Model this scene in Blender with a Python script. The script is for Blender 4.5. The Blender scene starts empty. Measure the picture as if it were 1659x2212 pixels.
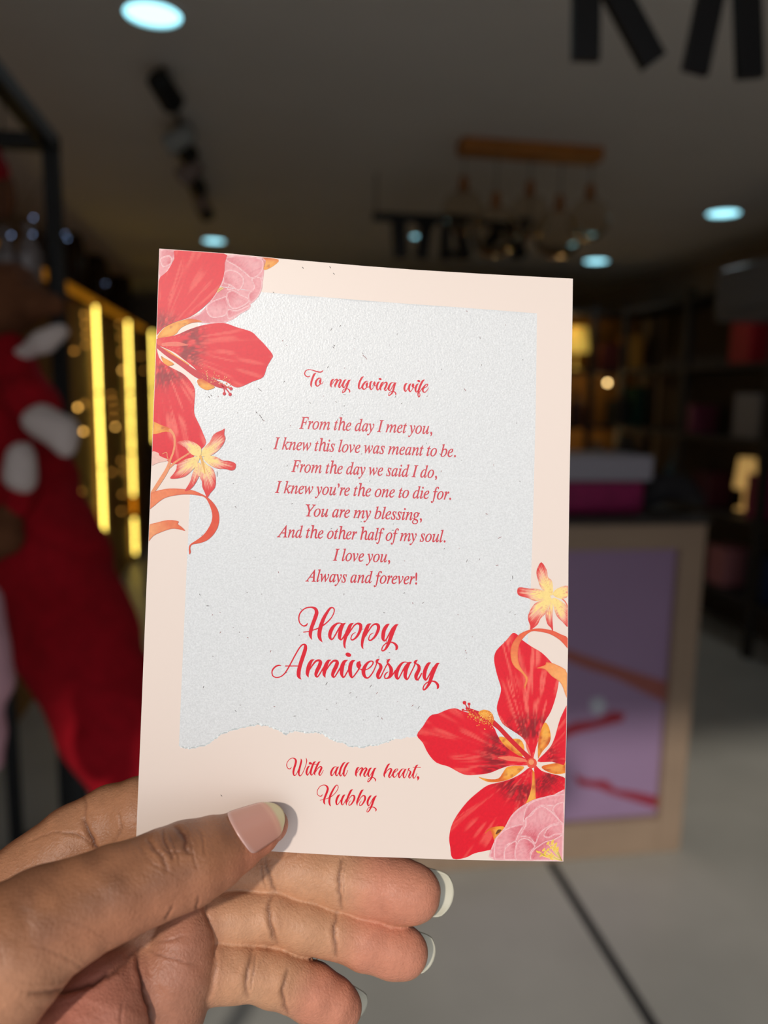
import bpy, bmesh, math, random
import numpy as np
from mathutils import Vector, Matrix
from mathutils.geometry import delaunay_2d_cdt
random.seed(7)
S = bpy.context.scene
COL = S.collection
PI = math.pi

def lin(c, a=1.0):
    r = []
    for v in c[:3]:
        v = v / 255.0
        r.append(v / 12.92 if v <= .04045 else ((v + .055) / 1.055) ** 2.4)
    return (r[0], r[1], r[2], a)

# ------------------------------------------------------------------ camera
FPX, CX, CY = 1661.0, 829.5, 1106.0
CAM_H = 1.60
_a = Vector(((549 - CX) / FPX, (CY - 842) / FPX, -1)).normalized()       # the room's depth axis seen by the camera
_u = -Vector((-.0127, -.9926, -.1215)); _u = (_u - _a * _u.dot(_a)).normalized()
_x = _a.cross(_u)
R_CAM = Matrix((_x, _a, _u))                                             # camera -> room
CAM = Vector((0, 0, CAM_H))
cd = bpy.data.cameras.new('camera'); co = bpy.data.objects.new('camera', cd); COL.objects.link(co)
co.matrix_world = Matrix.Translation(CAM) @ R_CAM.to_4x4()
cd.sensor_fit = 'VERTICAL'; cd.sensor_height = 36.0; cd.lens = FPX / 2212 * 36.0
cd.clip_start = 0.02; cd.clip_end = 100
cd.dof.use_dof = True; cd.dof.focus_distance = 0.190; cd.dof.aperture_fstop = 8.2
S.camera = co

# ------------------------------------------------------------------ sky, sun, exposure
W = bpy.data.worlds.new('sky'); S.world = W; W.use_nodes = True
nt = W.node_tree; bg = nt.nodes['Background']
tc = nt.nodes.new('ShaderNodeTexCoord'); sx = nt.nodes.new('ShaderNodeSeparateXYZ'); cr = nt.nodes.new('ShaderNodeValToRGB')
nt.links.new(tc.outputs['Generated'], sx.inputs[0]); nt.links.new(sx.outputs['Z'], cr.inputs[0])
e = cr.color_ramp.elements
mr_ = nt.nodes.new('ShaderNodeMapRange'); mr_.inputs['From Min'].default_value = -1; nt.links.new(sx.outputs['Z'], mr_.inputs[0]); nt.links.new(mr_.outputs[0], cr.inputs[0])
e[0].position = 0.44; e[0].color = (.38, .36, .34, 1)                    # the street
e[1].position = 0.54; e[1].color = (.98, 1.0, 1.04, 1)                   # bright haze over it
_e = e.new(0.85); _e.color = (.62, .76, 1.0, 1)
nt.links.new(cr.outputs[0], bg.inputs[0]); bg.inputs[1].default_value = 1.0
sl = bpy.data.lights.new('sun', 'SUN'); sl.energy = 1.75; sl.angle = math.radians(2.6); sl.color = (1, .93, .84)
so = bpy.data.objects.new('sun', sl); COL.objects.link(so)
SUN_EL, SUN_AZ = math.radians(28), math.radians(25)                      # from behind the camera, to its left
so.rotation_euler = Vector((math.sin(SUN_AZ) * math.cos(SUN_EL), math.cos(SUN_AZ) * math.cos(SUN_EL), -math.sin(SUN_EL))).to_track_quat('-Z', 'Y').to_euler()
S.view_settings.view_transform = 'Standard'; S.view_settings.look = 'None'
S.view_settings.gamma = 1; S.view_settings.use_curve_mapping = False
S.view_settings.exposure = 0.14

# ------------------------------------------------------------------ helpers
def mat(name, col, rough=.6, spec=.5, metal=0, noise=0, nscale=30, bump=0, bscale=200, emit=0, attr=None, coat=0, trans=0, ior=1.45, bdist=.001, sss=0):
    m = bpy.data.materials.new(name); m.use_nodes = True
    t = m.node_tree; b = t.nodes['Principled BSDF']
    c = lin(col)
    b.inputs['Roughness'].default_value = rough; b.inputs['Metallic'].default_value = metal
    b.inputs['Specular IOR Level'].default_value = spec; b.inputs['IOR'].default_value = ior
    b.inputs['Transmission Weight'].default_value = trans
    b.inputs['Coat Weight'].default_value = coat; b.inputs['Coat Roughness'].default_value = .25
    if sss:
        b.inputs['Subsurface Weight'].default_value = sss; b.inputs['Subsurface Radius'].default_value = (1, .45, .25); b.inputs['Subsurface Scale'].default_value = .003
    src = None
    if attr:
        at = t.nodes.new('ShaderNodeAttribute'); at.attribute_name = attr; src = at.outputs['Color']
    co_ = t.nodes.new('ShaderNodeTexCoord')
    if noise:
        n = t.nodes.new('ShaderNodeTexNoise'); n.inputs['Scale'].default_value = nscale; n.inputs['Detail'].default_value = 3
        t.links.new(co_.outputs['Object'], n.inputs['Vector'])
        mr = t.nodes.new('ShaderNodeMapRange'); mr.inputs['From Min'].default_value = .3; mr.inputs['From Max'].default_value = .7
        mr.inputs['To Min'].default_value = 1 - noise; mr.inputs['To Max'].default_value = 1 + noise
        t.links.new(n.outputs[0], mr.inputs[0])
        mx = t.nodes.new('ShaderNodeMix'); mx.data_type = 'RGBA'; mx.blend_type = 'MULTIPLY'; mx.inputs[0].default_value = 1
        if src: t.links.new(src, mx.inputs[6])
        else: mx.inputs[6].default_value = c
        t.links.new(mr.outputs[0], mx.inputs[7]); src = mx.outputs[2]
    if src: t.links.new(src, b.inputs['Base Color'])
    else: b.inputs['Base Color'].default_value = c
    if bump:
        n2 = t.nodes.new('ShaderNodeTexNoise'); n2.inputs['Scale'].default_value = bscale; n2.inputs['Detail'].default_value = 3
        t.links.new(co_.outputs['Object'], n2.inputs['Vector'])
        bp = t.nodes.new('ShaderNodeBump'); bp.inputs['Strength'].default_value = bump; bp.inputs['Distance'].default_value = bdist
        t.links.new(n2.outputs[0], bp.inputs['Height']); t.links.new(bp.outputs[0], b.inputs['Normal'])
    if emit:
        b.inputs['Emission Color'].default_value = c; b.inputs['Emission Strength'].default_value = emit
    return m

class MB:
    """collects shapes and links them as one mesh object"""
    def __init__(s): s.v = []; s.f = []
    def add(s, vs, fs):
        o = len(s.v); s.v += [tuple(v) for v in vs]; s.f += [[o + i for i in f] for f in fs]; return s
    def box(s, lo, hi, bev=0, M=None):
        bm = bmesh.new(); bmesh.ops.create_cube(bm, size=1)
        for v in bm.verts: v.co = Vector([lo[i] + (v.co[i] + .5) * (hi[i] - lo[i]) for i in range(3)])
        if bev: bmesh.ops.bevel(bm, geom=list(bm.edges), offset=bev, segments=2, profile=.5, affect='EDGES')
        if M is not None: bm.transform(M)
        bm.verts.index_update()
        s.add([v.co[:] for v in bm.verts], [[v.index for v in f.verts] for f in bm.faces]); bm.free(); return s
    def tube(s, pts, r, n=12, caps=True):
        pts = [Vector(p) for p in pts]; rr = r if isinstance(r, (list, tuple)) else [r] * len(pts)
        vs = []; fs = []; N = None
        for i, p in enumerate(pts):
            t = (pts[min(i + 1, len(pts) - 1)] - pts[max(i - 1, 0)]).normalized()
            if N is None: N = t.orthogonal().normalized()
            N = (N - t * N.dot(t)).normalized(); B = t.cross(N)
            for k in range(n):
                a = 2 * PI * k / n; vs.append(p + (N * math.cos(a) + B * math.sin(a)) * rr[i])
        for i in range(len(pts) - 1):
            for k in range(n):
                fs.append([i * n + k, i * n + (k + 1) % n, (i + 1) * n + (k + 1) % n, (i + 1) * n + k])
        if caps: fs.append(list(range(n))[::-1]); fs.append([(len(pts) - 1) * n + k for k in range(n)])
        return s.add(vs, fs)
    def lathe(s, prof, at=(0, 0, 0), n=24, M=None):
        vs = []; fs = []
        for (r, z) in prof:
            for k in range(n):
                a = 2 * PI * k / n; v = Vector((r * math.cos(a), r * math.sin(a), z))
                if M is not None: v = M @ v
                vs.append(v + Vector(at))
        for i in range(len(prof) - 1):
            for k in range(n):
                fs.append([i * n + k, i * n + (k + 1) % n, (i + 1) * n + (k + 1) % n, (i + 1) * n + k])
        fs.append(list(range(n))[::-1]); fs.append([(len(prof) - 1) * n + k for k in range(n)])
        return s.add(vs, fs)
    def prism(s, poly, z0, z1, M=None):
        n = len(poly); vs = [Vector((p[0], p[1], z0)) for p in poly] + [Vector((p[0], p[1], z1)) for p in poly]
        if M is not None: vs = [M @ v for v in vs]
        return s.add(vs, [list(range(n))[::-1], list(range(n, 2 * n))] + [[i, (i + 1) % n, n + (i + 1) % n, n + i] for i in range(n)])
    def build(s, name, m, parent=None, smooth=False, origin=None):
        me = bpy.data.meshes.new(name)
        off = Vector(origin) if origin is not None else Vector((0, 0, 0))
        me.from_pydata([tuple(Vector(v) - off) for v in s.v], [], s.f); me.update()
        if smooth: me.shade_smooth()
        me.materials.append(m)
        o = bpy.data.objects.new(name, me); COL.objects.link(o)
        if origin is not None: o.location = off
        if parent is not None: o.parent = parent
        return o

def tag(o, label=None, cat=None, group=None, kind=None):
    if label: o['label'] = label
    if cat: o['category'] = cat
    if group: o['group'] = group
    if kind: o['kind'] = kind
    return o
def thing(name, loc, label, cat, group=None):
    o = bpy.data.objects.new(name, None); COL.objects.link(o); o.location = loc; o.empty_display_size = .02
    return tag(o, label, cat, group)
def copy_tree(o, parent=None):
    c = o.copy(); COL.objects.link(c)
    if parent is not None: c.parent = parent
    for ch in o.children: copy_tree(ch, c)
    return c
def ray(px, py): return R_CAM @ Vector(((px - CX) / FPX, (CY - py) / FPX, -1))
def at_y(px, py, y): r = ray(px, py); return CAM + r * (y / r.y)
def at_x(px, py, x): r = ray(px, py); return CAM + r * (x / r.x)
def at_z(px, py, z): r = ray(px, py); return CAM + r * ((z - CAM_H) / r.z)
def cam2room(P):
    """camera-space millimetres (right, up, forward) -> room metres, numpy"""
    P = np.asarray(P, float).reshape(-1, 3) * .001
    v = np.stack([P[:, 0], P[:, 1], -P[:, 2]], 1)
    return v @ np.array(R_CAM).T + np.array(CAM)

# ------------------------------------------------------------------ noise for prints and skin
_rs = np.random.RandomState(3); _T = _rs.rand(256, 256)
def vnoise(x, y):
    x = np.asarray(x, float); y = np.asarray(y, float)
    xi = np.floor(x).astype(int); yi = np.floor(y).astype(int); fx = x - xi; fy = y - yi
    fx = fx * fx * (3 - 2 * fx); fy = fy * fy * (3 - 2 * fy)
    g = lambda a, b: _T[a % 256, b % 256]
    return (g(xi, yi) * (1 - fx) + g(xi + 1, yi) * fx) * (1 - fy) + (g(xi, yi + 1) * (1 - fx) + g(xi + 1, yi + 1) * fx) * fy
def sstep(a, b, x): t = np.clip((x - a) / (b - a), 0, 1); return t * t * (3 - 2 * t)
def mixc(a, b, t): return a + (b - a) * t[:, None]
def L3(*c): return np.array(lin(c)[:3])

# ------------------------------------------------------------------ the room
CEIL = CAM_H + 1.05
XL, XR, YB, YF = -1.45, 3.45, 9.8, -0.9
M_ceil = mat('ceiling_paint', (222, 217, 211), .9, .2, noise=.03, nscale=2)
M_wall = mat('wall_paint', (150, 138, 126), .9, .2, noise=.04, nscale=3)
M_dark = mat('black_metal', (18, 18, 20), .45, .4)
M_floor = mat('floor_tile', (174, 172, 164), .35, .4, noise=.10, nscale=2.2, bump=.05, bscale=12)
M_groove = mat('floor_joint', (48, 48, 47), .7)
def st(name, mb, m): o = mb.build(name, m); o['kind'] = 'structure'; return o
st('floor', MB().box((XL - .1, -6, -.1), (XR + .1, YB + .1, 0)), M_floor)
st('ceiling', MB().box((XL - .1, YF, CEIL), (XR + .1, YB + .1, CEIL + .12)), M_ceil)
st('wall_left', MB().box((XL - .1, YF, 0), (XL, YB, CEIL)), M_wall)
st('wall_right', MB().box((XR, YF, 0), (XR + .1, YB, CEIL)), M_wall)
st('wall_back', MB().box((XL - .1, YB, 0), (XR + .1, YB + .1, CEIL)), M_wall)
st('wall_front_added', MB().box((XL - .1, YF - .12, 2.43), (XR + .1, YF, CEIL + .12)).box((1.5, YF - .12, 0), (XR + .1, YF, 2.43)), M_wall)  # unseen front wall added; its opening is shaped to limit sun and skylight
st('trim_1', MB().box((.985, .6, 0), (1.015, 2.58, .004)), M_groove)

# ==================================================================== the card
# depth of the card along a photograph ray: a plane, tipped back a little at the top, bowed between its long edges
PN = np.array([-.0225, -.0374, .999]); PC = float(PN @ np.array([-6.14, -10.18, 191.98]))
def card_depth(px, py):
    rx = (px - CX) / FPX; ry = (CY - py) / FPX
    d = PC / (PN[0] * rx + PN[1] * ry + PN[2])
    u = (px - (344 - (py - 537) * .0384)) / 900.0
    return d + 2.6 * (1 - (2 * u - 1) ** 2)
def card_pt(px, py, layer=0):
    px = np.asarray(px, float); py = np.asarray(py, float)
    d = card_depth(px, py) - .012 * layer
    return np.stack([(px - CX) / FPX * d, (CY - py) / FPX * d, d], -1)
def interp(xs, ys):
    return lambda x: np.interp(x, xs, ys)
edge_l = interp([537, 700, 900, 1160, 1400, 1600, 1812], [344, 338.5, 331, 321, 311, 303, 294])
edge_r = interp([603, 800, 1000, 1200, 1400, 1600, 1861], [1237.5, 1235, 1231, 1228, 1227, 1223.5, 1217])
edge_t = interp([344, 500, 620, 780, 900, 1050, 1237], [537, 548, 560, 574, 583, 592, 602])
edge_b = interp([294, 450, 600, 780, 900, 980, 1100, 1217], [1811, 1827, 1840, 1850, 1854, 1857, 1859.5, 1861])
def clampc(p):
    """keeps printed shapes inside the trimmed edges"""
    x, y = float(p[0]), float(p[1])
    x = min(max(x, float(edge_l(y)) + .8), float(edge_r(y)) - .8); y = min(max(y, float(edge_t(x)) + .8), float(edge_b(x)) - .8)
    return (x, y)

card = thing('greeting_card', cam2room(card_pt(760, 1200))[0], 'printed anniversary card with red flowers and a poem, held up in front of the shop', 'card')
CARD_O = np.array(card.location)
M_board = mat('card_stock_peach', (238, 220, 208), .34, .8, bump=.06, bscale=2500, bdist=.0001)
M_panel = mat('grey_grained_paper', (222, 224, 225), .32, .95, noise=.10, nscale=2600, bump=.35, bscale=2200, bdist=.0001)
M_ink = mat('printed_ink', (200, 20, 40), .34, .5, attr='col', noise=.05, nscale=1500)
M_text = mat('printed_red_lettering', (220, 0, 36), .34, .5)
M_text2 = mat('printed_red_poem', (206, 14, 44), .32, .8)

def link_card_mesh(name, V, F, m, cols=None, smooth=True, parent=card):
    me = bpy.data.meshes.new(name); me.from_pydata([tuple(v) for v in (cam2room(V) - CARD_O)], [], F); me.update()
    if smooth: me.shade_smooth()
    if cols is not None:
        a = me.color_attributes.new('col', 'FLOAT_COLOR', 'POINT')
        a.data.foreach_set('color', np.concatenate([cols, np.ones((len(cols), 1))], 1).astype('f').ravel())
    me.materials.append(m); o = bpy.data.objects.new(name, me); COL.objects.link(o); o.parent = parent; return o

def build_board():
    nu, nv = 64, 90; th = .38
    U, Vv = np.meshgrid(np.linspace(0, 1, nu), np.linspace(0, 1, nv))
    y = 537 + Vv * 1274; x = 344 + U * 880
    for _ in range(6):                                                # settle the grid between the four trimmed edges
        x = edge_l(y) + U * (edge_r(y) - edge_l(y)); y = edge_t(x) + Vv * (edge_b(x) - edge_t(x))
    F0 = card_pt(x, y); B0 = F0 + np.array([0, 0, th])
    V = np.concatenate([F0.reshape(-1, 3), B0.reshape(-1, 3)]); n = nu * nv; F = []
    for j in range(nv - 1):
        for i in range(nu - 1):
            a = j * nu + i; F.append([a, a + nu, a + nu + 1, a + 1]); F.append([n + a, n + a + 1, n + a + nu + 1, n + a + nu])
    per = [i for i in range(nu)] + [j * nu + nu - 1 for j in range(1, nv)] + [(nv - 1) * nu + i for i in range(nu - 2, -1, -1)] + [j * nu for j in range(nv - 2, 0, -1)]
    for k in range(len(per)):
        a, b = per[k], per[(k + 1) % len(per)]; F.append([a, b, n + b, n + a])
    o = link_card_mesh('card_board', V, F, M_board); o.data.set_sharp_from_angle(angle=math.radians(40)); return o
build_board()

def spline(P, n=10, closed=False):
    P = np.asarray(P, float); out = []; N = len(P)
    for i in range(N if closed else N - 1):
        g = (lambda k: P[k % N]) if closed else (lambda k: P[min(max(k, 0), N - 1)])
        a, b, c, d = g(i - 1), g(i), g(i + 1), g(i + 2)
        for t in np.linspace(0, 1, n, endpoint=False):
            out.append(.5 * (2 * b + (c - a) * t + (2 * a - 5 * b + 4 * c - d) * t * t + (3 * b - a - 3 * c + d) * t ** 3))
    if not closed: out.append(P[-1])
    return np.array(out)

class Print:
    """shapes printed on the card; one mesh per motif, stacked by ink layer"""
    def __init__(s, name): s.name = name; s.V = []; s.F = []; s.C = []; s.n = 0
    def _push(s, xy, F, C, layer):
        s.V.append(card_pt(xy[:, 0], xy[:, 1], layer)); s.C.append(C); s.F += [[s.n + i for i in f] for f in F]; s.n += len(xy)
    def fill(s, poly, cf, layer, sp=3.0, smooth=3):
        P = spline(poly, smooth, True) if smooth else np.asarray(poly, float)
        P = np.array([clampc(p) for p in P]); Q = [P[0]]
        for p in P[1:]:
            if np.hypot(*(p - Q[-1])) > .25: Q.append(p)
        P = np.array(Q); n = len(P)
        lo = P.min(0); hi = P.max(0)
        gx, gy = np.meshgrid(np.arange(lo[0] + sp / 2, hi[0], sp), np.arange(lo[1] + sp / 2, hi[1], sp))
        g = np.stack([gx.ravel(), gy.ravel()], 1)
        ins = np.zeros(len(g), bool)
        for i in range(n):
            a, b = P[i], P[(i + 1) % n]
            c = ((a[1] > g[:, 1]) != (b[1] > g[:, 1])); c &= g[:, 0] < (b[0] - a[0]) * (g[:, 1] - a[1]) / (b[1] - a[1] + 1e-12) + a[0]
            ins ^= c
        g = g[ins]
        if len(g): g = g[dist_poly(g, P) > sp * .35]
        vs = [Vector(p) for p in P] + [Vector(p) for p in g]
        r = delaunay_2d_cdt(vs, [], [list(range(n))], 1, 1e-4)
        xy = np.array([v[:] for v in r[0]]); F = [list(f) for f in r[2]]
        C = cf(xy, dist_poly(xy, P)) if callable(cf) else np.tile(cf, (len(xy), 1))
        s._push(xy, F, C, layer); return s
    def stroke(s, pts, col, layer, n=7, clampit=True):
        xy, F = stroke_mesh(pts, n)
        if clampit: xy = np.array([clampc(p) for p in xy])
        s._push(xy, F, np.tile(col, (len(xy), 1)), layer); return s
    def disc(s, c, r, col, layer, n=14):
        a = np.linspace(0, 2 * PI, n, endpoint=False); xy = np.stack([c[0] + r * np.cos(a), c[1] + r * np.sin(a)], 1)
        xy = np.array([clampc(p) for p in xy]); s._push(xy, [list(range(n))], np.tile(col, (n, 1)), layer); return s
    def build(s, label=None, m=None):
        o = link_card_mesh(s.name, np.concatenate(s.V), s.F, m or M_ink, np.concatenate(s.C), smooth=False)
        if label: o['label'] = label
        return o
def dist_poly(g, P):
    d = np.full(len(g), 1e9)
    for i in range(len(P)):
        a, b = P[i], P[(i + 1) % len(P)]; ab = b - a; t = np.clip(((g - a) @ ab) / (ab @ ab + 1e-12), 0, 1)
        q = g - a - t[:, None] * ab; d = np.minimum(d, np.hypot(q[:, 0], q[:, 1]))
    return d
def stroke_mesh(pts, n=7):
    """a pen stroke of varying width: points are (x, y, width)"""
    P = spline(pts, n); t = np.gradient(P[:, :2], axis=0); t /= np.hypot(t[:, 0], t[:, 1])[:, None] + 1e-9
    N = np.stack([-t[:, 1], t[:, 0]], 1); h = np.maximum(P[:, 2], .4)[:, None] / 2
    m = len(P); xy = np.concatenate([P[:, :2] + N * h, P[:, :2] - N * h]); F = [[i, i + 1, m + i + 1, m + i] for i in range(m - 1)]
    for (k, sgn) in ((0, -1), (m - 1, 1)):                             # round ends
        c = P[k, :2]; a0 = math.atan2(N[k, 1], N[k, 0]); o = len(xy)
        arc = [c + h[k, 0] * np.array([math.cos(a0 - sgn * PI * j / 6), math.sin(a0 - sgn * PI * j / 6)]) for j in range(7)]
        xy = np.concatenate([xy, arc]); F.append(list(range(o, o + 7)))
    return xy, F

# ---- grey panel with a torn lower edge
def build_panel():
    left = [(431, 600), (424, 780), (416, 960), (409, 1100), (400, 1300), (392, 1480), (386.5, 1612)]
    torn = [(386.5, 1612), (398, 1616), (415, 1617), (430, 1613), (446, 1609), (460, 1599), (474, 1588), (490, 1582), (506, 1576), (522, 1573), (540, 1568), (556, 1565), (572, 1567), (586, 1572), (600, 1575), (612, 1584), (618, 1587), (626, 1582), (642, 1580), (660, 1583), (680, 1583), (696, 1584), (710, 1594), (726, 1602), (742, 1605), (754, 1612), (768, 1613), (786, 1615), (800, 1611), (820, 1609), (838, 1602), (852, 1595), (866, 1598), (880, 1592), (905, 1592), (960, 1593), (1040, 1596), (1128, 1598)]
    rg = np.random.RandomState(5); T = []
    for a, b in zip(torn[:-1], torn[1:]):
        for t in (0, .2, .4, .6, .8): T.append((a[0] + (b[0] - a[0]) * t + rg.randn() * .3, a[1] + (b[1] - a[1]) * t + rg.randn() * 1.0))
    right = [(1128, 1598), (1138, 1420), (1146, 1290), (1152, 1100), (1157, 900), (1160, 677)]
    top = [(1160, 677), (1000, 664.5), (850, 654), (700, 642), (566, 631), (431, 612)]
    p = Print('grey_panel'); p.fill(left[1:-1] + T + right[:-1] + top, L3(226, 227, 227), 1, 9, 0)
    o = p.build('grey grained inner panel with a torn lower edge', M_panel)
    e = Print('torn_paper_edge')
    for k in range(2, len(T) - 30, 1): e.stroke([(T[k][0], T[k][1] - 1.2, 2.6 + rg.rand() * 2), (T[k + 1][0], T[k + 1][1] - 1.2, 2.6 + rg.rand() * 2)], L3(240, 245, 245), 2, 2)
    e.build('white fibrous torn edge')
    f = Print('paper_flecks')
    for k in range(150):                                               # loose dark fibres pressed into the paper
        x = rg.uniform(430, 1130); y = rg.uniform(660, 1560); a = rg.uniform(0, PI); l = rg.exponential(2.0) + .8
        f.stroke([(x, y, 1.1), (x + l * math.cos(a) * .6, y + l * math.sin(a) * .5, 1.2), (x + l * math.cos(a), y + l * math.sin(a), .8)], L3(*[(90, 80, 78), (130, 120, 118), (150, 90, 90)][k % 3]), 3, 2)
    for (x, y) in ((553, 890), (560, 896), (566, 905), (563, 900), (558, 839), (562, 842), (455, 853), (450, 856), (719, 749), (721, 745), (950, 980), (712, 576), (720, 590), (590, 631), (477, 1717), (653, 577)):
        f.stroke([(x, y, 1.1), (x + 1.6, y + 1.6, 1.4), (x + 2.6, y + 3.4, .7)], L3(85, 72, 70), 3, 2)
    o = f.build(); o['kind'] = 'stuff'
build_panel()

# ---- flowers
zA = lambda p: [(280 + x / 4.1475, 520 + y / 4.1475) for x, y in p]
zB = lambda p: [(300 + x / 5.184, 880 + y / 5.184) for x, y in p]
zC = lambda p: [(880 + x / 4.484, 1180 + y / 4.484) for x, y in p]
zD = lambda p: [(880 + x / 4.484, 1480 + y / 4.484) for x, y in p]
zs = lambda z, k, p: [(*z([(q[0], q[1])])[0], q[2] / k) for q in p]
RED, DRED, LRED = L3(228, 0, 34), L3(112, 4, 20), L3(246, 104, 92)
def petal_col(c, r0, r1, seed=0, blotch=1.0, streak=.55):
    c = np.array(c, float)
    def f(xy, d):
        v = xy - c; r = np.hypot(v[:, 0], v[:, 1]); a = np.arctan2(v[:, 1], v[:, 0])
        s1 = vnoise(a * 26 + seed, r * .018 + seed * 3.1); s2 = vnoise(a * 70 + seed * 2, r * .02)
        col = mixc(np.tile(RED, (len(xy), 1)), LRED, sstep(.54, .84, s1) * streak * sstep(.3, .7, s2 + .2))
        n = vnoise(a * 40 + seed, r * .05 + 9) * .6 + vnoise(xy[:, 0] * .12, xy[:, 1] * .12) * .5
        bl = sstep(r0, r0 + 14, r) * (1 - sstep(r1 - 26, r1 + 8, r + (n - .5) * 40)) * sstep(.3, .65, n)
        col = mixc(col, DRED, bl * .85 * blotch)
        col = mixc(col, L3(238, 120, 84), sstep(20, 4, r) * .4)
        vein = sstep(.82, .95, s2) * .25 * sstep(r1 * .5, r1 * 1.6, r); col = mixc(col, L3(200, 0, 24), vein)
        return mixc(col, L3(232, 40, 60), (1 - sstep(0, 2.2, d)) * .35)
    return f
def orange_col(dark=.0, seed=0):
    def f(xy, d):
        n = vnoise(xy[:, 0] * .16 + seed, xy[:, 1] * .16); n2 = vnoise(xy[:, 0] * .05, xy[:, 1] * .05 + seed)
        col = mixc(np.tile(L3(244, 160, 52), (len(xy), 1)), L3(226, 104, 30), sstep(.3, .8, n2)); col = mixc(col, L3(250, 190, 90), sstep(3, 8, d) * .45)
        return mixc(col, L3(176, 60, 26), sstep(.66, .9, n) * .55)
    return f
def ribbon_col(t0, t1, a, b):
    t0 = np.array(t0, float); t1 = np.array(t1, float)
    def f(xy, d):
        ab = t1 - t0; t = np.clip((xy - t0) @ ab / (ab @ ab), 0, 1); n = vnoise(xy[:, 0] * .09, xy[:, 1] * .09)
        col = mixc(np.tile(a, (len(xy), 1)), b, np.clip(t + (n - .5) * .3, 0, 1)); return mixc(col, L3(222, 70, 40), (1 - sstep(0, 2.5, d)) * .45)
    return f
def pink_col(c, seed=0, deep=.5):
    c = np.array(c, float)
    def f(xy, d):
        v = xy - c; r = np.hypot(v[:, 0], v[:, 1]); a = np.arctan2(v[:, 1], v[:, 0])
        s = vnoise(a * 44 + seed, r * .05 + seed)
        col = np.tile(L3(236, 158, 164), (len(xy), 1)); col = mixc(col, L3(214, 92, 106), sstep(46, 6, r + s * 22) * deep + sstep(.55, .92, s) * .40 * sstep(2, 8, d))
        cen = xy.mean(0); dv = cen - c; dv = dv / (np.hypot(*dv) + 1e-6); q = (xy - cen) @ dv; q = q / (np.abs(q).max() + 1e-6)
        col = mixc(col, L3(212, 88, 104), sstep(.15, -1.0, q + (s - .5) * .7) * deep)
        col = mixc(col, L3(246, 196, 198), sstep(5, 14, d) * .30 * sstep(-.5, .6, q)); col = mixc(col, L3(250, 216, 216), (1 - sstep(1.2, 3.4, d)) * .85)
        return mixc(col, L3(226, 130, 140), (1 - sstep(0, 1.3, d)) * .6)
    return f
def orchid_col(c, R=62, seed=0):
    c = np.array(c, float)
    def f(xy, d):
        v = xy - c; r = np.hypot(v[:, 0], v[:, 1]) / R; a = np.arctan2(v[:, 1], v[:, 0]); s = vnoise(a * 40 + seed, r * 2.2 + seed)
        w = np.clip(r + (s - .5) * .55, 0, 2) - sstep(2, 9, d) * .22
        col = mixc(np.tile(L3(252, 222, 140), (len(xy), 1)), L3(246, 186, 158), sstep(.25, .55, w)); col = mixc(col, L3(236, 116, 104), sstep(.48, .78, w))
        col = mixc(col, L3(226, 52, 50), sstep(.72, 1.0, w)); col = mixc(col, L3(214, 70, 66), (1 - sstep(.3, 1.8, d)) * .5 * sstep(.3, .6, r))
        return mixc(col, L3(232, 150, 80), sstep(.72, .92, s) * .4 * (1 - sstep(.5, .9, r)))
    return f

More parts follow.
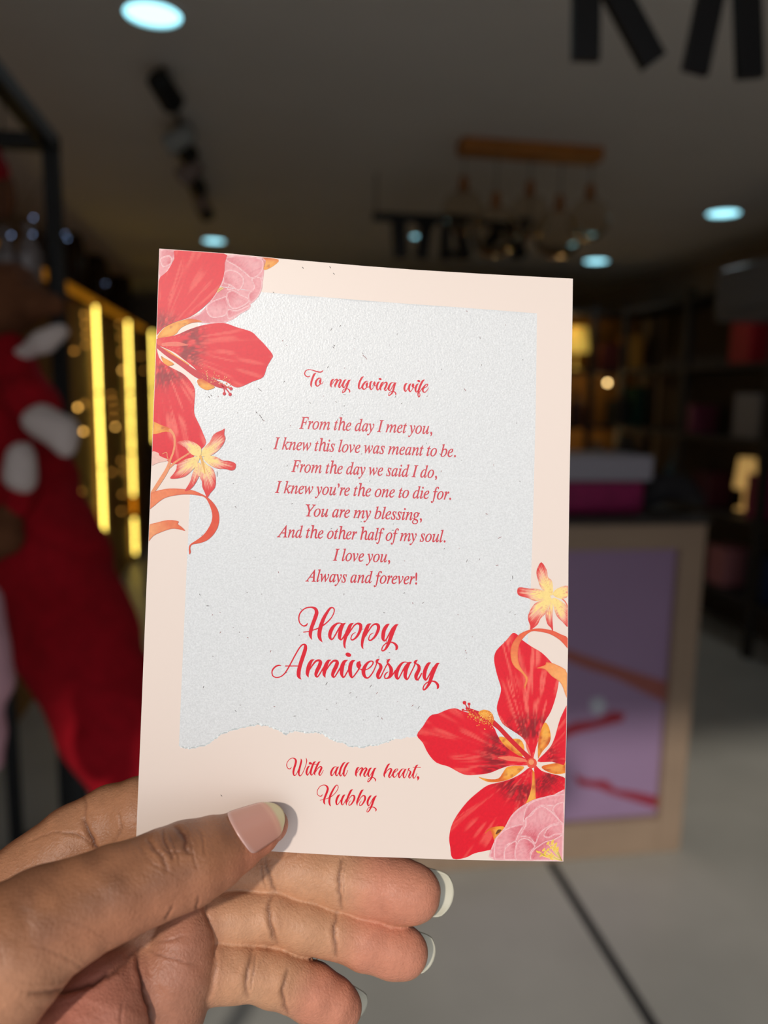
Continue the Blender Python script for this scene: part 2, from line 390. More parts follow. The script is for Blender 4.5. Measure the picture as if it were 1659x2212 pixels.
def hibiscus_top():
    c = zA([(240, 920)])[0]
    pe = Print('printed_peony'); pc = zA([(800, 430)])[0]
    pe.fill(zA([(840, 125), (1190, 150), (1205, 250), (1195, 350), (1172, 450), (1130, 530), (1082, 570), (1075, 605), (1000, 650), (950, 690), (880, 725), (800, 748), (720, 742), (600, 730), (500, 700), (640, 640), (760, 480), (840, 330)]), pink_col(pc, 1), 4)
    pe.fill(zA([(255, 60), (440, 70), (400, 150), (350, 260), (250, 370)]), pink_col(zA([(400, 100)])[0], 2), 4)
    for k, q in enumerate([[(850, 150), (1010, 128), (1180, 158), (1200, 240), (1160, 310), (1090, 340), (1040, 300), (950, 230), (860, 180)], [(1090, 342), (1172, 325), (1192, 400), (1155, 500), (1082, 560), (1062, 480), (1112, 420)], [(845, 280), (920, 258), (1000, 300), (1028, 370), (978, 452), (900, 400), (840, 380)], [(880, 610), (960, 622), (1075, 572), (1072, 610), (1000, 652), (900, 702), (870, 680)], [(690, 580), (740, 540), (820, 510), (870, 500), (882, 600), (860, 672), (740, 692), (690, 640)], [(870, 470), (930, 442), (1000, 480), (1068, 515), (1062, 560), (960, 614), (900, 600), (875, 540)], [(870, 440), (890, 395), (930, 410), (925, 440)], [(270, 160), (360, 130), (380, 200), (300, 240)]]):
        pe.fill(zA(q), pink_col(pc if k < 7 else zA([(420, 200)])[0], k + 3, .7), 5 + (k % 3), 2.4)
    for q in ((790, 440), (810, 425), (825, 432), (800, 450)): pe.stroke(zs(zA, 4.15, [(q[0] - 14, q[1] + 10, 8), (q[0], q[1], 10), (q[0] + 16, q[1] - 8, 6)]), L3(240, 210, 120), 9)
    pe.build('pink peony behind the upper red bloom')
    lf = Print('printed_leaf'); lf.fill(zA([(1192, 150), (1335, 170), (1290, 225), (1210, 262), (1190, 220)]), orange_col(seed=3), 4); lf.build('small orange leaf tip at the top edge')
    h = Print('printed_hibiscus')
    h.fill(zA([(250, 875), (290, 800), (350, 755), (460, 715), (560, 700), (650, 725), (560, 735), (460, 780), (400, 845)]), orange_col(seed=1), 8)
    h.fill(zA([(280, 1035), (310, 1050), (400, 1105), (320, 1118)]), orange_col(seed=2), 8)
    h.fill(zA([(432, 70), (840, 100), (852, 200), (842, 320), (790, 440), (720, 540), (620, 630), (520, 690), (400, 730), (300, 780), (225, 845), (235, 600), (250, 365), (340, 270), (400, 160)]), petal_col(c, 26, 82, 1, .8), 9)
    h.fill(zA([(225, 955), (260, 1040), (310, 1100), (400, 1150), (490, 1200), (560, 1280), (586, 1350), (580, 1450), (580, 1550), (620, 1640)]) + [(438, 935), (445, 956), (435, 970), (416, 988), (385, 1003), (364, 997), (344, 988), (326, 977), (322, 850)], petal_col(c, 40, 110, 7, .85, .9), 9)
    h.fill(zA([(225, 880), (400, 850), (520, 800), (640, 760), (760, 740), (860, 740), (960, 775), (1090, 815), (1150, 870), (1210, 930), (1281, 1020), (1270, 1060), (1230, 1130), (1195, 1222), (1100, 1262), (990, 1311), (930, 1305), (860, 1260), (750, 1230), (640, 1200), (570, 1130), (480, 1060), (400, 1000), (290, 950), (225, 920)]), petal_col(c, 48, 116, 3, .9), 10)
    h.fill(zA([(285, 962), (350, 985), (430, 1040), (535, 1110), (480, 1117), (400, 1060)]), orange_col(seed=5), 11)
    h.stroke(zs(zA, 4.15, [(300, 930, 30), (420, 925, 40), (520, 935, 8)]), L3(236, 110, 90), 11)
    h.stroke(zs(zA, 4.15, [(235, 935, 30), (330, 1010, 38), (450, 1090, 46), (600, 1195, 56), (720, 1250, 56), (800, 1290, 50), (860, 1312, 26)]), L3(206, 24, 44), 12)
    h.fill(zA([(606, 1250), (640, 1236), (700, 1268), (765, 1310), (700, 1337), (650, 1322), (614, 1290)]), orange_col(seed=9), 13)
    rg = np.random.RandomState(2)
    for k in range(90):
        t = rg.rand(); x = 640 + t * 270; y = 1185 + t * 105 + rg.randn() * 28
        h.disc(zA([(x, y)])[0], rg.uniform(.6, 1.5), [L3(240, 150, 90), L3(226, 100, 60), L3(246, 180, 120)][k % 3], 14, 6)
    for (x, y) in ((848, 1370), (900, 1376), (908, 1325)):
        h.stroke(zs(zA, 4.15, [(830, 1300, 12), ((830 + x) / 2 + 8, (1300 + y) / 2, 11), (x, y, 11)]), L3(214, 30, 50), 14); h.disc(zA([(x, y)])[0], 3.6, L3(214, 30, 50), 15)
    h.build('large red hibiscus in the top left corner')
hibiscus_top()

def orchid_left():
    s = Print('printed_stem'); sc_ = L3(240, 150, 100)
    s.fill(zB([(145, 160), (240, 195), (350, 235), (385, 290), (300, 270), (145, 298)]), orange_col(seed=12), 11, 2.4)
    s.stroke(zs(zB, 5.18, [(350, 255, 34), (390, 310, 26), (402, 400, 22), (385, 500, 22), (350, 590, 24), (318, 690, 40), (240, 820, 44), (140, 970, 34)]), sc_, 12)
    s.stroke(zs(zB, 5.18, [(318, 690, 30), (420, 605, 22), (560, 515, 18)]), sc_, 12)
    s.fill(zB([(135, 500), (215, 508), (235, 545), (330, 590), (210, 622), (135, 645)]), L3(240, 190, 176), 11, 3)
    s.stroke(zs(zB, 5.18, [(265, 520, 6), (310, 505, 9), (318, 550, 8), (335, 600, 8)]), sc_, 12)
    s.build('thin orange stem with a bud')
    r = Print('printed_ribbon_leaf')
    r.fill(zB([(100, 1135), (105, 985), (200, 935), (340, 909), (480, 913), (600, 928), (700, 968), (780, 1015), (850, 1090), (890, 1170), (900, 1260), (880, 1350), (830, 1430), (760, 1490), (680, 1520), (600, 1535), (575, 1570), (580, 1620), (565, 1645), (560, 1570), (580, 1530), (640, 1490), (720, 1430), (780, 1350), (815, 1270), (820, 1190), (790, 1090), (740, 1010), (660, 985), (560, 975), (440, 980), (300, 1010), (220, 1060), (160, 1110)]), ribbon_col(zB([(300, 960)])[0], zB([(850, 1150)])[0], L3(240, 134, 84), L3(226, 74, 44)), 13, 2.6)
    r.fill(zB([(95, 1335), (200, 1290), (330, 1262), (442, 1275), (435, 1305), (480, 1340), (517, 1382), (450, 1365), (360, 1360), (240, 1400), (160, 1440), (90, 1505)]), ribbon_col(zB([(150, 1450)])[0], zB([(450, 1290)])[0], L3(242, 160, 106), L3(232, 106, 62)), 13, 2.6)
    r.build('curling orange ribbon leaf on the left edge')
    o = Print('printed_orchid'); c = zB([(692, 552)])[0]
    for k, q in enumerate([[(690, 540), (620, 540), (570, 510), (520, 450), (425, 398), (500, 368), (580, 375), (650, 410), (697, 460)], [(680, 550), (600, 560), (500, 590), (430, 640), (420, 690), (390, 740), (350, 794), (430, 795), (520, 770), (590, 710), (650, 640)], [(680, 620), (700, 700), (660, 800), (620, 870), (570, 920), (513, 937), (570, 840), (600, 740), (640, 650)], [(710, 590), (760, 640), (820, 680), (850, 740), (862, 820), (850, 900), (800, 960), (765, 1012), (740, 960), (710, 890), (705, 830), (680, 770), (690, 650)], [(720, 560), (800, 540), (880, 560), (940, 595), (1000, 598), (1060, 615), (1086, 640), (1075, 692), (1030, 706), (970, 690), (880, 685), (800, 650), (740, 600)], [(700, 530), (720, 460), (790, 390), (840, 300), (930, 255), (960, 238), (955, 300), (969, 350), (940, 420), (880, 490), (800, 540), (720, 550)]]):
        o.fill(zB(q), orchid_col(c, 64, k * 3), 14 + (k % 3), 2.0)
    o.stroke(zs(zB, 5.18, [(690, 550, 30), (720, 640, 22), (740, 740, 10)]), L3(236, 178, 96), 17)
    o.stroke(zs(zB, 5.18, [(650, 590, 8), (670, 680, 14), (670, 750, 24), (690, 770, 6)]), L3(246, 196, 150), 17)
    o.build('yellow and coral orchid on the left')
orchid_left()

def flowers_bottom():
    o = Print('printed_orchid'); c = zC([(1400, 482)])[0]
    o.stroke(zs(zC, 4.48, [(1490, 500, 12), (1530, 540, 12), (1560, 600, 12)]), L3(236, 130, 104), 3)
    for k, q in enumerate([[(1410, 470), (1450, 410), (1560, 383), (1560, 480), (1490, 510)], [(1410, 500), (1420, 600), (1450, 680), (1500, 730), (1560, 780), (1560, 610), (1500, 540)], [(1400, 500), (1370, 600), (1338, 660), (1355, 750), (1390, 790), (1412, 832), (1405, 700), (1410, 580)], [(1390, 490), (1300, 520), (1230, 560), (1180, 640), (1167, 700), (1190, 770), (1193, 808), (1260, 760), (1290, 700), (1340, 650), (1380, 560)], [(1390, 482), (1320, 430), (1250, 412), (1180, 410), (1080, 398), (1064, 450), (1090, 482), (1160, 500), (1240, 530), (1330, 510)], [(1410, 460), (1402, 340), (1362, 300), (1350, 230), (1300, 155), (1265, 200), (1250, 260), (1270, 340), (1300, 410), (1380, 470)]]):
        o.fill(zC(q), orchid_col(c, 70, k * 3 + 1), 4 + (k % 3), 2.0)
    o.build('yellow and coral orchid on the right edge')
    h = Print('printed_hibiscus'); c = zD([(1210, 750)])[0]
    sep = [[(1265, 705), (1268, 540), (1300, 420), (1335, 362), (1372, 410), (1389, 500), (1370, 570), (1310, 640), (1280, 690)], [(888, 498), (1000, 520), (1090, 525), (1132, 600), (1112, 692), (1000, 632), (930, 570)], [(1130, 788), (1080, 850), (990, 910), (890, 936), (800, 940), (740, 922), (688, 888), (780, 910), (880, 905), (930, 840), (980, 788)], [(1300, 790), (1380, 765), (1560, 748), (1560, 838), (1440, 862), (1340, 830)], [(1212, 820), (1260, 960), (1264, 1100), (1130, 1170), (1160, 1000)]]
    for k, q in enumerate(sep): h.fill(zD(q), orange_col(seed=k), 4)
    h.fill(zD([(1260, 740), (1330, 660), (1390, 590), (1430, 500), (1460, 390), (1500, 280), (1560, 220), (1560, 735), (1400, 742)]), petal_col(c, 26, 70, 11, .9), 5)
    h.fill(zD([(1230, 775), (1300, 830), (1400, 860), (1480, 880), (1560, 925), (1560, 1070), (1440, 1070), (1330, 1100), (1250, 1120), (1240, 950)]), petal_col(c, 30, 84, 13, 1), 5)
    h.fill(zD([(1190, 795), (1100, 860), (1000, 910), (900, 940), (780, 970), (680, 1040), (580, 1130), (480, 1260), (425, 1370), (405, 1480), (415, 1570), (440, 1680), (560, 1672), (650, 1630), (760, 1605), (840, 1580), (850, 1500), (940, 1390), (1000, 1300), (1080, 1200), (1150, 1140), (1200, 1000), (1212, 850)]), petal_col(c, 40, 106, 17, .95), 6)
    h.fill(zC([(1030, 838), (1070, 860), (1110, 905), (1200, 970), (1300, 1030), (1390, 1120), (1450, 1200), (1467, 1300), (1440, 1450), (1390, 1600)]) + zD([(1330, 360), (1282, 500), (1244, 610), (1205, 740), (1150, 560), (1090, 490), (1000, 430), (920, 370), (875, 270), (868, 200), (896, 100)]) + zC([(906, 1370), (870, 1250), (843, 1130), (843, 1060), (870, 1000), (950, 920), (1000, 860)]), petal_col(c, 46, 116, 19, .9, .95), 7)
    h.fill(zD([(1160, 776), (1000, 780), (900, 810), (800, 850), (700, 866), (580, 872), (500, 845), (400, 790), (280, 750), (200, 660), (150, 560), (93, 485), (150, 400), (220, 298), (300, 275), (380, 240), (460, 224), (520, 245), (600, 270), (700, 300), (830, 400), (870, 480), (930, 570), (1020, 640), (1110, 690), (1170, 735)]), petal_col(c, 50, 122, 23, .95), 8)
    h.fill(zD(sep[1]), orange_col(seed=1), 9, 2.4); h.fill(zD(sep[0]), orange_col(seed=0), 9, 2.4)
    h.stroke(zs(zD, 4.48, [(880, 700, 8), (980, 710, 44), (1080, 720, 40), (1160, 735, 20)]), L3(240, 120, 90), 9)
    h.stroke(zs(zD, 4.48, [(1150, 560, 6), (1165, 610, 22), (1190, 680, 14)]), L3(238, 120, 96), 9)
    h.stroke(zs(zD, 4.48, [(1210, 750, 70), (1150, 680, 48), (1090, 620, 42), (980, 510, 44), (880, 405, 44), (800, 345, 60), (700, 295, 70), (620, 255, 50), (575, 225, 24)]), L3(212, 22, 36), 10)
    h.disc(zD([(1205, 755)])[0], 11, L3(232, 84, 60), 11, 20); h.disc(zD([(1200, 745)])[0], 6, L3(244, 150, 100), 12)
    h.fill(zD([(690, 262), (740, 238), (800, 255), (832, 300), (832, 358), (760, 330), (700, 290)]), orange_col(seed=8), 11, 2.2)
    rg = np.random.RandomState(4)
    for k in range(130):
        t = rg.rand(); x = 570 + t * 260; y = 268 + t * 110 + rg.randn() * 30
        h.disc(zD([(x, y)])[0], rg.uniform(.6, 1.5), [L3(248, 150, 50), L3(236, 96, 40), L3(250, 190, 90)][k % 3], 13, 6)
    for k in range(70):
        h.disc(zD([(rg.uniform(705, 828), rg.uniform(252, 338))])[0], rg.uniform(.5, 1.1), [L3(250, 190, 80), L3(214, 90, 30), L3(252, 210, 120)][k % 3], 13, 6)
    for (x, y, r) in ((553, 170, 4.0), (597, 183, 3.2), (538, 240, 2.4)):
        h.stroke(zs(zD, 4.48, [(600, 245, 12), ((600 + x) / 2, (245 + y) / 2 + 5, 10), (x, y, 10)]), L3(216, 26, 40), 13); h.disc(zD([(x, y)])[0], r, L3(216, 26, 40), 14)
    h.build('large red hibiscus in the bottom right corner')
    r = Print('printed_ribbon_leaf')
    r.fill(zC([(1560, 990), (1480, 910), (1380, 850), (1280, 827), (1200, 825), (1130, 880), (1085, 950), (1070, 1050), (1090, 1160), (1160, 1260), (1167, 1300), (1135, 1385), (1130, 1350), (1145, 1290), (1110, 1230), (1040, 1170), (1005, 1100), (1000, 1000), (1030, 920), (1090, 850), (1180, 810), (1280, 796), (1400, 815), (1480, 850), (1560, 893)]), ribbon_col(zC([(1180, 820)])[0], zC([(1060, 1200)])[0], L3(232, 92, 62), L3(246, 150, 82)), 16, 2.4)
    r.fill(zC([(1560, 1235), (1450, 1150), (1350, 1123), (1335, 1150), (1252, 1181), (1330, 1190), (1400, 1260), (1460, 1300), (1500, 1350), (1540, 1460), (1560, 1450)]), ribbon_col(zC([(1300, 1180)])[0], zC([(1540, 1300)])[0], L3(246, 150, 84), L3(250, 176, 104)), 16, 2.4)
    r.build('curling orange ribbon leaf on the right edge')
    b = Print('printed_bud'); b.fill(zD([(748, 1440), (790, 1390), (860, 1370), (940, 1372), (920, 1420), (850, 1505), (825, 1450), (800, 1405)]), orange_col(seed=4), 11, 2.2)
    b.stroke(zs(zD, 4.48, [(860, 1440, 12), (885, 1415, 30), (905, 1405, 14)]), L3(120, 60, 20), 12); b.build('orange bud beside the peony')
    p = Print('printed_peony'); pc = zD([(1260, 1530)])[0]
    p.fill(zD([(845, 1720), (838, 1520), (880, 1450), (940, 1380), (1000, 1270), (1080, 1190), (1180, 1130), (1250, 1100), (1330, 1080), (1420, 1060), (1560, 1056), (1560, 1720)]), pink_col(pc, 31), 13)
    for k, q in enumerate([[(1120, 1330), (1140, 1200), (1200, 1130), (1320, 1085), (1420, 1062), (1560, 1062), (1560, 1180), (1440, 1180), (1300, 1170), (1200, 1250)], [(845, 1720), (843, 1520), (900, 1430), (1000, 1370), (1125, 1350), (1080, 1450), (1040, 1530), (960, 1560), (940, 1720)], [(1560, 1136), (1440, 1150), (1403, 1210), (1430, 1265), (1490, 1335), (1560, 1340)], [(945, 1720), (938, 1590), (1000, 1530), (1062, 1518), (1052, 1720)], [(1140, 1290), (1200, 1250), (1250, 1190), (1310, 1168), (1370, 1200), (1440, 1260), (1484, 1330), (1400, 1360), (1330, 1400), (1280, 1450), (1240, 1542), (1180, 1480), (1088, 1460), (1140, 1360)], [(1060, 1720), (1038, 1600), (1070, 1510), (1130, 1478), (1190, 1500), (1242, 1560), (1200, 1620), (1212, 1720)], [(1318, 1462), (1350, 1390), (1420, 1348), (1560, 1345), (1560, 1440), (1430, 1452), (1370, 1482)], [(1198, 1620), (1260, 1560), (1340, 1510), (1420, 1490), (1560, 1440), (1560, 1720), (1220, 1720)]]):
        p.fill(zD(q), pink_col(pc, k + 40, .75), 14 + k, 2.4)
    rg = np.random.RandomState(9)
    for k in range(16):
        a = rg.uniform(1.9, 4.4); l = rg.uniform(60, 190); x = 1480 + l * math.cos(a) ; y = 1660 - abs(l * math.sin(a)) * 1.0
        p.stroke(zs(zD, 4.48, [(1500, 1700, 6), ((1500 + x) / 2, (1700 + y) / 2 + 8, 7), (x, y, 7)]), L3(248, 222, 130), 23); p.stroke(zs(zD, 4.48, [(x - 12, y + 10, 10), (x, y, 20), (x + 10, y - 14, 10)]), L3(246, 206, 90), 24)
    for k in range(7):
        x = 1260 + k * 22; y = 1610 + k * 12 + rg.randn() * 8; p.stroke(zs(zD, 4.48, [(x - 10, y - 8, 8), (x, y, 16), (x + 16, y + 12, 8)]), L3(246, 206, 90), 24)
    p.build('pink peony in the bottom right corner')
flowers_bottom()

# ---- script lettering, traced stroke by stroke: (x, y, width)
def lettering(name, org, sc, strokes, dots=(), layer=3, label=None):
    V = []; F = []; n = 0
    for s_ in strokes:
        q = [(org[0] + x / sc, org[1] + y / sc, w / sc) for x, y, w in s_]
        xy, f = stroke_mesh(q, 8); V.append(card_pt(xy[:, 0], xy[:, 1], layer)); F += [[n + i for i in g] for g in f]; n += len(xy); layer += .02
    for (x, y, r) in dots:
        a = np.linspace(0, 2 * PI, 18, endpoint=False); xy = np.stack([org[0] + (x + r * 1.1 * np.cos(a) + .25 * r * np.sin(a)) / sc, org[1] + (y + r * .85 * np.sin(a)) / sc], 1)
        V.append(card_pt(xy[:, 0], xy[:, 1], layer)); F.append([n + i for i in range(18)]); n += 18
    o = link_card_mesh(name, np.concatenate(V), F, M_text, smooth=False)
    if label: o['label'] = label
def sh(s_, dx, dy): return [(x + dx, y + dy, w) for x, y, w in s_]
p_st = [(885, 340, 8), (845, 365, 44), (815, 430, 56), (785, 500, 52), (765, 570, 44), (756, 630, 36), (760, 680, 24), (775, 702, 6)]
p_bw = [(800, 520, 18), (850, 440, 18), (900, 370, 20), (945, 345, 26), (985, 362, 44), (990, 410, 46), (970, 470, 40), (935, 530, 32), (890, 572, 22), (860, 578, 18), (850, 555, 16), (865, 510, 14), (890, 485, 12), (915, 472, 8)]
lettering('printed_script_lettering', (630, 1295), 6.636, [
    [(226, 345, 14), (205, 372, 24), (165, 378, 18), (120, 340, 16), (103, 280, 18), (115, 210, 20), (160, 150, 18), (220, 118, 18), (290, 112, 24), (340, 135, 42), (358, 185, 54), (345, 240, 56), (320, 310, 54), (290, 390, 52), (272, 460, 52), (270, 520, 42), (291, 578, 5)],
    [(172, 468, 14), (240, 458, 14), (310, 438, 16), (380, 412, 18), (450, 372, 20), (510, 325, 18), (570, 260, 16), (605, 190, 16), (609, 140, 18), (585, 116, 18), (550, 128, 28), (505, 190, 40), (460, 270, 50), (425, 360, 56), (402, 450, 58), (397, 520, 56), (412, 570, 40), (441, 612, 4)],
    [(722, 345, 12), (680, 338, 16), (640, 352, 30), (590, 400, 48), (555, 470, 54), (547, 530, 46), (567, 570, 26), (592, 562, 20), (625, 510, 20), (670, 430, 22), (722, 350, 26)],
    [(772, 338, 8), (735, 365, 40), (705, 430, 52), (690, 500, 54), (688, 550, 44), (705, 576, 22), (727, 562, 20), (765, 500, 20)],
    p_st, p_bw, sh(p_st, 254, 5), sh(p_bw, 254, 7),
    [(1402, 350, 8), (1365, 375, 44), (1325, 440, 54), (1312, 510, 54), (1310, 560, 44), (1327, 592, 24), (1352, 578, 20), (1390, 510, 20), (1440, 420, 24), (1470, 385, 20)],
    [(1527, 358, 8), (1490, 380, 44), (1455, 450, 54), (1425, 530, 54), (1400, 600, 50), (1365, 680, 38), (1330, 725, 24), (1300, 736, 18), (1292, 715, 16), (1310, 670, 16), (1345, 635, 16), (1390, 612, 18), (1440, 615, 20), (1480, 635, 30), (1505, 670, 38), (1504, 705, 34), (1492, 720, 14)]], label='large red script reading Happy')
n_st = [(822, 372, 8), (770, 395, 50), (730, 470, 70), (705, 560, 70), (697, 630, 56), (717, 690, 8)]
n_ar = [(735, 560, 16), (790, 470, 26), (850, 400, 34), (905, 387, 42), (930, 420, 64), (910, 490, 70), (870, 570, 68), (848, 640, 54), (862, 678, 34), (888, 672, 24), (930, 610, 24), (985, 515, 26)]
P2 = lambda s_: [(x + 1493.1, y + 165.9, w) for x, y, w in s_]
lettering('printed_script_lettering', (580, 1380), 8.295, [
    [(230, 488, 6), (190, 475, 26), (130, 495, 28), (80, 545, 26), (62, 600, 22), (80, 665, 20), (140, 692, 20), (210, 680, 20), (280, 630, 22), (350, 530, 24), (420, 400, 24), (490, 270, 24), (550, 170, 24), (600, 112, 26), (640, 102, 34), (662, 130, 56), (655, 200, 68), (620, 310, 70), (580, 430, 70), (550, 540, 70), (540, 620, 72), (547, 680, 56), (587, 728, 5)],
    [(305, 487, 18), (400, 487, 18), (520, 487, 18)], n_st, n_ar, sh(n_st, 300, 5), sh(n_ar, 300, 5),
    [(1420, 380, 8), (1360, 410, 56), (1325, 480, 72), (1312, 560, 72), (1312, 630, 58), (1333, 684, 34), (1362, 676, 24), (1400, 610, 24), (1445, 535, 24)],
    [(1552, 385, 8), (1500, 410, 56), (1470, 470, 70), (1460, 560, 70), (1472, 640, 58), (1492, 690, 34), (1522, 676, 24), (1580, 600, 24), (1625, 530, 26), (1650, 470, 30)],
    P2([(140, 245, 30), (125, 272, 76), (115, 310, 72), (120, 345, 44), (135, 372, 22), (165, 380, 18), (195, 378, 18)]),
    P2([(175, 392, 18), (260, 385, 18), (330, 342, 22), (375, 285, 24), (378, 245, 26), (335, 234, 24), (280, 268, 42), (235, 330, 60), (210, 400, 68), (212, 460, 64), (238, 515, 46), (280, 536, 26), (330, 500, 24), (390, 410, 22), (440, 290, 22), (448, 258, 30)]),
    P2([(492, 195, 10), (458, 220, 48), (447, 250, 44), (470, 266, 24), (510, 300, 50), (520, 350, 60), (495, 410, 66), (467, 470, 66), (467, 520, 54), (487, 542, 32), (517, 518, 26), (560, 430, 22), (610, 330, 22), (642, 278, 24)]),
    P2([(687, 195, 10), (652, 225, 46), (640, 262, 34), (678, 318, 46), (705, 380, 64), (700, 450, 62), (675, 510, 44), (630, 543, 24), (592, 535, 22), (590, 490, 26), (620, 445, 22), (655, 425, 8)]),
    P2([(640, 545, 18), (690, 520, 26), (735, 470, 24), (785, 400, 26)]),
    P2([(1000, 260, 12), (950, 250, 18), (900, 272, 36), (845, 340, 56), (805, 430, 68), (797, 500, 64), (817, 548, 38), (847, 532, 24), (900, 430, 24), (960, 330, 36), (1010, 262, 22)]),
    P2([(1072, 250, 8), (1020, 280, 56), (980, 360, 66), (960, 440, 68), (957, 510, 60), (982, 558, 34), (1012, 538, 24), (1060, 440, 22), (1110, 340, 22), (1132, 285, 26)]),
    P2([(1177, 213, 10), (1142, 240, 46), (1132, 265, 42), (1155, 281, 24), (1195, 315, 50), (1205, 370, 62), (1180, 430, 66), (1152, 490, 66), (1152, 540, 54), (1172, 568, 32), (1202, 543, 26), (1250, 455, 24)]),
    P2([(1417, 262, 8), (1370, 285, 52), (1320, 380, 66), (1300, 470, 68), (1302, 530, 56), (1322, 570, 32), (1352, 543, 24), (1410, 440, 24), (1465, 345, 28)]),
    P2([(1572, 268, 8), (1525, 295, 52), (1470, 400, 68), (1425, 520, 68), (1400, 600, 62), (1360, 680, 44), (1310, 740, 30), (1280, 743, 24), (1282, 700, 22), (1310, 650, 20), (1370, 605, 20), (1440, 592, 22), (1500, 610, 36), (1540, 660, 46), (1542, 708, 38), (1528, 728, 14)])],
    dots=[(1430, 285, 46)], label='large red script reading Anniversary')
def sa(s_, o1, k1, o2, k2): return [((o1[0] + x / k1 - o2[0]) * k2, (o1[1] + y / k1 - o2[1]) * k2, w / k1 * k2) for x, y, w in s_]
B2 = lambda s_: sa(s_, (785, 795), 10.37, (645, 785), 11.06)
lettering('printed_script_lettering', (645, 785), 11.06, [
    [(270, 293, 10), (250, 315, 24), (210, 318, 22), (160, 285, 26), (145, 235, 26), (175, 175, 24), (240, 150, 20), (320, 160, 20), (420, 190, 28), (500, 207, 32), (550, 200, 28), (580, 170, 16)],
    [(420, 228, 8), (375, 260, 44), (335, 350, 46), (305, 450, 44), (297, 520, 38), (314, 570, 8)],
    [(545, 370, 10), (510, 352, 22), (460, 370, 36), (415, 430, 46), (408, 490, 46), (430, 533, 34), (465, 540, 22), (510, 495, 26), (535, 430, 20)], [(525, 395, 46), (512, 445, 52), (525, 488, 20), (555, 485, 16), (592, 433, 10)],
    [(852, 370, 8), (805, 400, 44), (775, 470, 48), (770, 530, 42), (792, 575, 8)], [(800, 500, 14), (850, 420, 18), (900, 380, 28), (925, 402, 44), (895, 470, 44), (870, 530, 42), (877, 578, 8)], [(900, 500, 14), (945, 420, 18), (990, 387, 28), (1010, 412, 44), (985, 470, 44), (962, 540, 42), (977, 577, 26), (1002, 558, 18), (1045, 480, 16)],
    [(1142, 388, 8), (1100, 410, 40), (1065, 480, 46), (1055, 540, 44), (1076, 580, 26), (1102, 558, 18), (1150, 470, 18), (1195, 405, 22)], [(1242, 392, 8), (1205, 420, 40), (1170, 500, 46), (1140, 590, 42), (1105, 660, 32), (1060, 700, 22), (1047, 688, 18), (1060, 640, 16), (1110, 608, 16), (1165, 605, 18), (1205, 630, 28), (1222, 670, 30), (1215, 692, 14)],
    [(1557, 315, 8), (1515, 340, 40), (1465, 430, 46), (1438, 530, 46), (1441, 590, 38), (1460, 610, 22), (1492, 578, 16), (1530, 500, 16)],
    B2([(107, 305, 10), (75, 295, 20), (35, 320, 34), (-10, 380, 44), (-25, 430, 44), (-5, 468, 34), (25, 476, 20), (70, 430, 22), (92, 370, 18)]), B2([(85, 340, 42), (72, 382, 50), (85, 428, 20), (115, 425, 16), (155, 370, 16)]),
    B2([(207, 298, 8), (165, 320, 38), (150, 380, 44), (150, 440, 42), (172, 483, 24), (197, 468, 16), (240, 400, 16), (264, 345, 20)]), B2([(250, 322, 42), (240, 352, 48), (252, 390, 20), (285, 398, 14), (305, 385, 14)]),
    B2([(367, 308, 8), (330, 330, 38), (303, 400, 44), (302, 460, 38), (322, 493, 22), (347, 468, 16), (390, 392, 16)]),
    B2([(457, 313, 8), (415, 340, 40), (385, 420, 46), (377, 470, 38), (397, 500, 8)]), B2([(405, 420, 14), (455, 345, 18), (505, 320, 28), (525, 347, 42), (500, 420, 44), (477, 470, 40), (497, 503, 24), (527, 478, 16), (565, 412, 16)]),
    B2([(692, 335, 10), (650, 325, 16), (610, 350, 34), (572, 420, 44), (567, 475, 38), (587, 506, 22), (622, 468, 18), (670, 380, 20), (705, 330, 22)]), B2([(742, 330, 8), (710, 350, 38), (685, 430, 42), (660, 520, 40), (625, 580, 30), (580, 613, 20), (562, 603, 16), (575, 560, 14), (620, 528, 14), (675, 525, 18), (710, 545, 26), (727, 580, 28), (717, 600, 12)]),
    B2([(987, 342, 8), (945, 365, 40), (920, 430, 44), (920, 480, 40), (942, 523, 24), (972, 498, 16), (1025, 400, 16)]), B2([(1072, 350, 8), (1040, 375, 40), (1022, 430, 44), (1024, 490, 40), (1047, 528, 24), (1077, 503, 16), (1115, 440, 16), (1132, 388, 20)]), B2([(1115, 365, 42), (1102, 400, 46), (1117, 438, 20), (1150, 442, 14), (1170, 430, 14)]),
    B2([(1237, 352, 8), (1200, 375, 38), (1172, 440, 44), (1167, 500, 38), (1187, 538, 22), (1217, 508, 16), (1265, 410, 16)]),
    B2([(1372, 262, 8), (1330, 290, 40), (1285, 370, 46), (1250, 460, 44), (1228, 550, 36), (1224, 610, 24), (1241, 648, 20), (1262, 628, 20), (1265, 580, 16), (1250, 545, 14), (1270, 520, 16), (1320, 445, 16)]),
    B2([(1325, 462, 16), (1390, 435, 16), (1435, 395, 18), (1440, 367, 20), (1410, 364, 20), (1370, 400, 34), (1335, 460, 42), (1332, 510, 38), (1357, 543, 24), (1395, 533, 18), (1440, 480, 14), (1462, 436, 8)])],
    dots=[(*B2([(375, 247, 1)])[0][:2], 32), (*B2([(1240, 292, 1)])[0][:2], 32)], label='red script line reading To my loving wife')
D2 = lambda s_: sa(s_, (760, 1625), 10.37, (610, 1625), 9.76)
l_ = [(1327, 210, 8), (1285, 240, 36), (1235, 330, 40), (1210, 420, 40), (1210, 470, 32), (1227, 500, 20), (1257, 468, 14), (1298, 378, 12)]
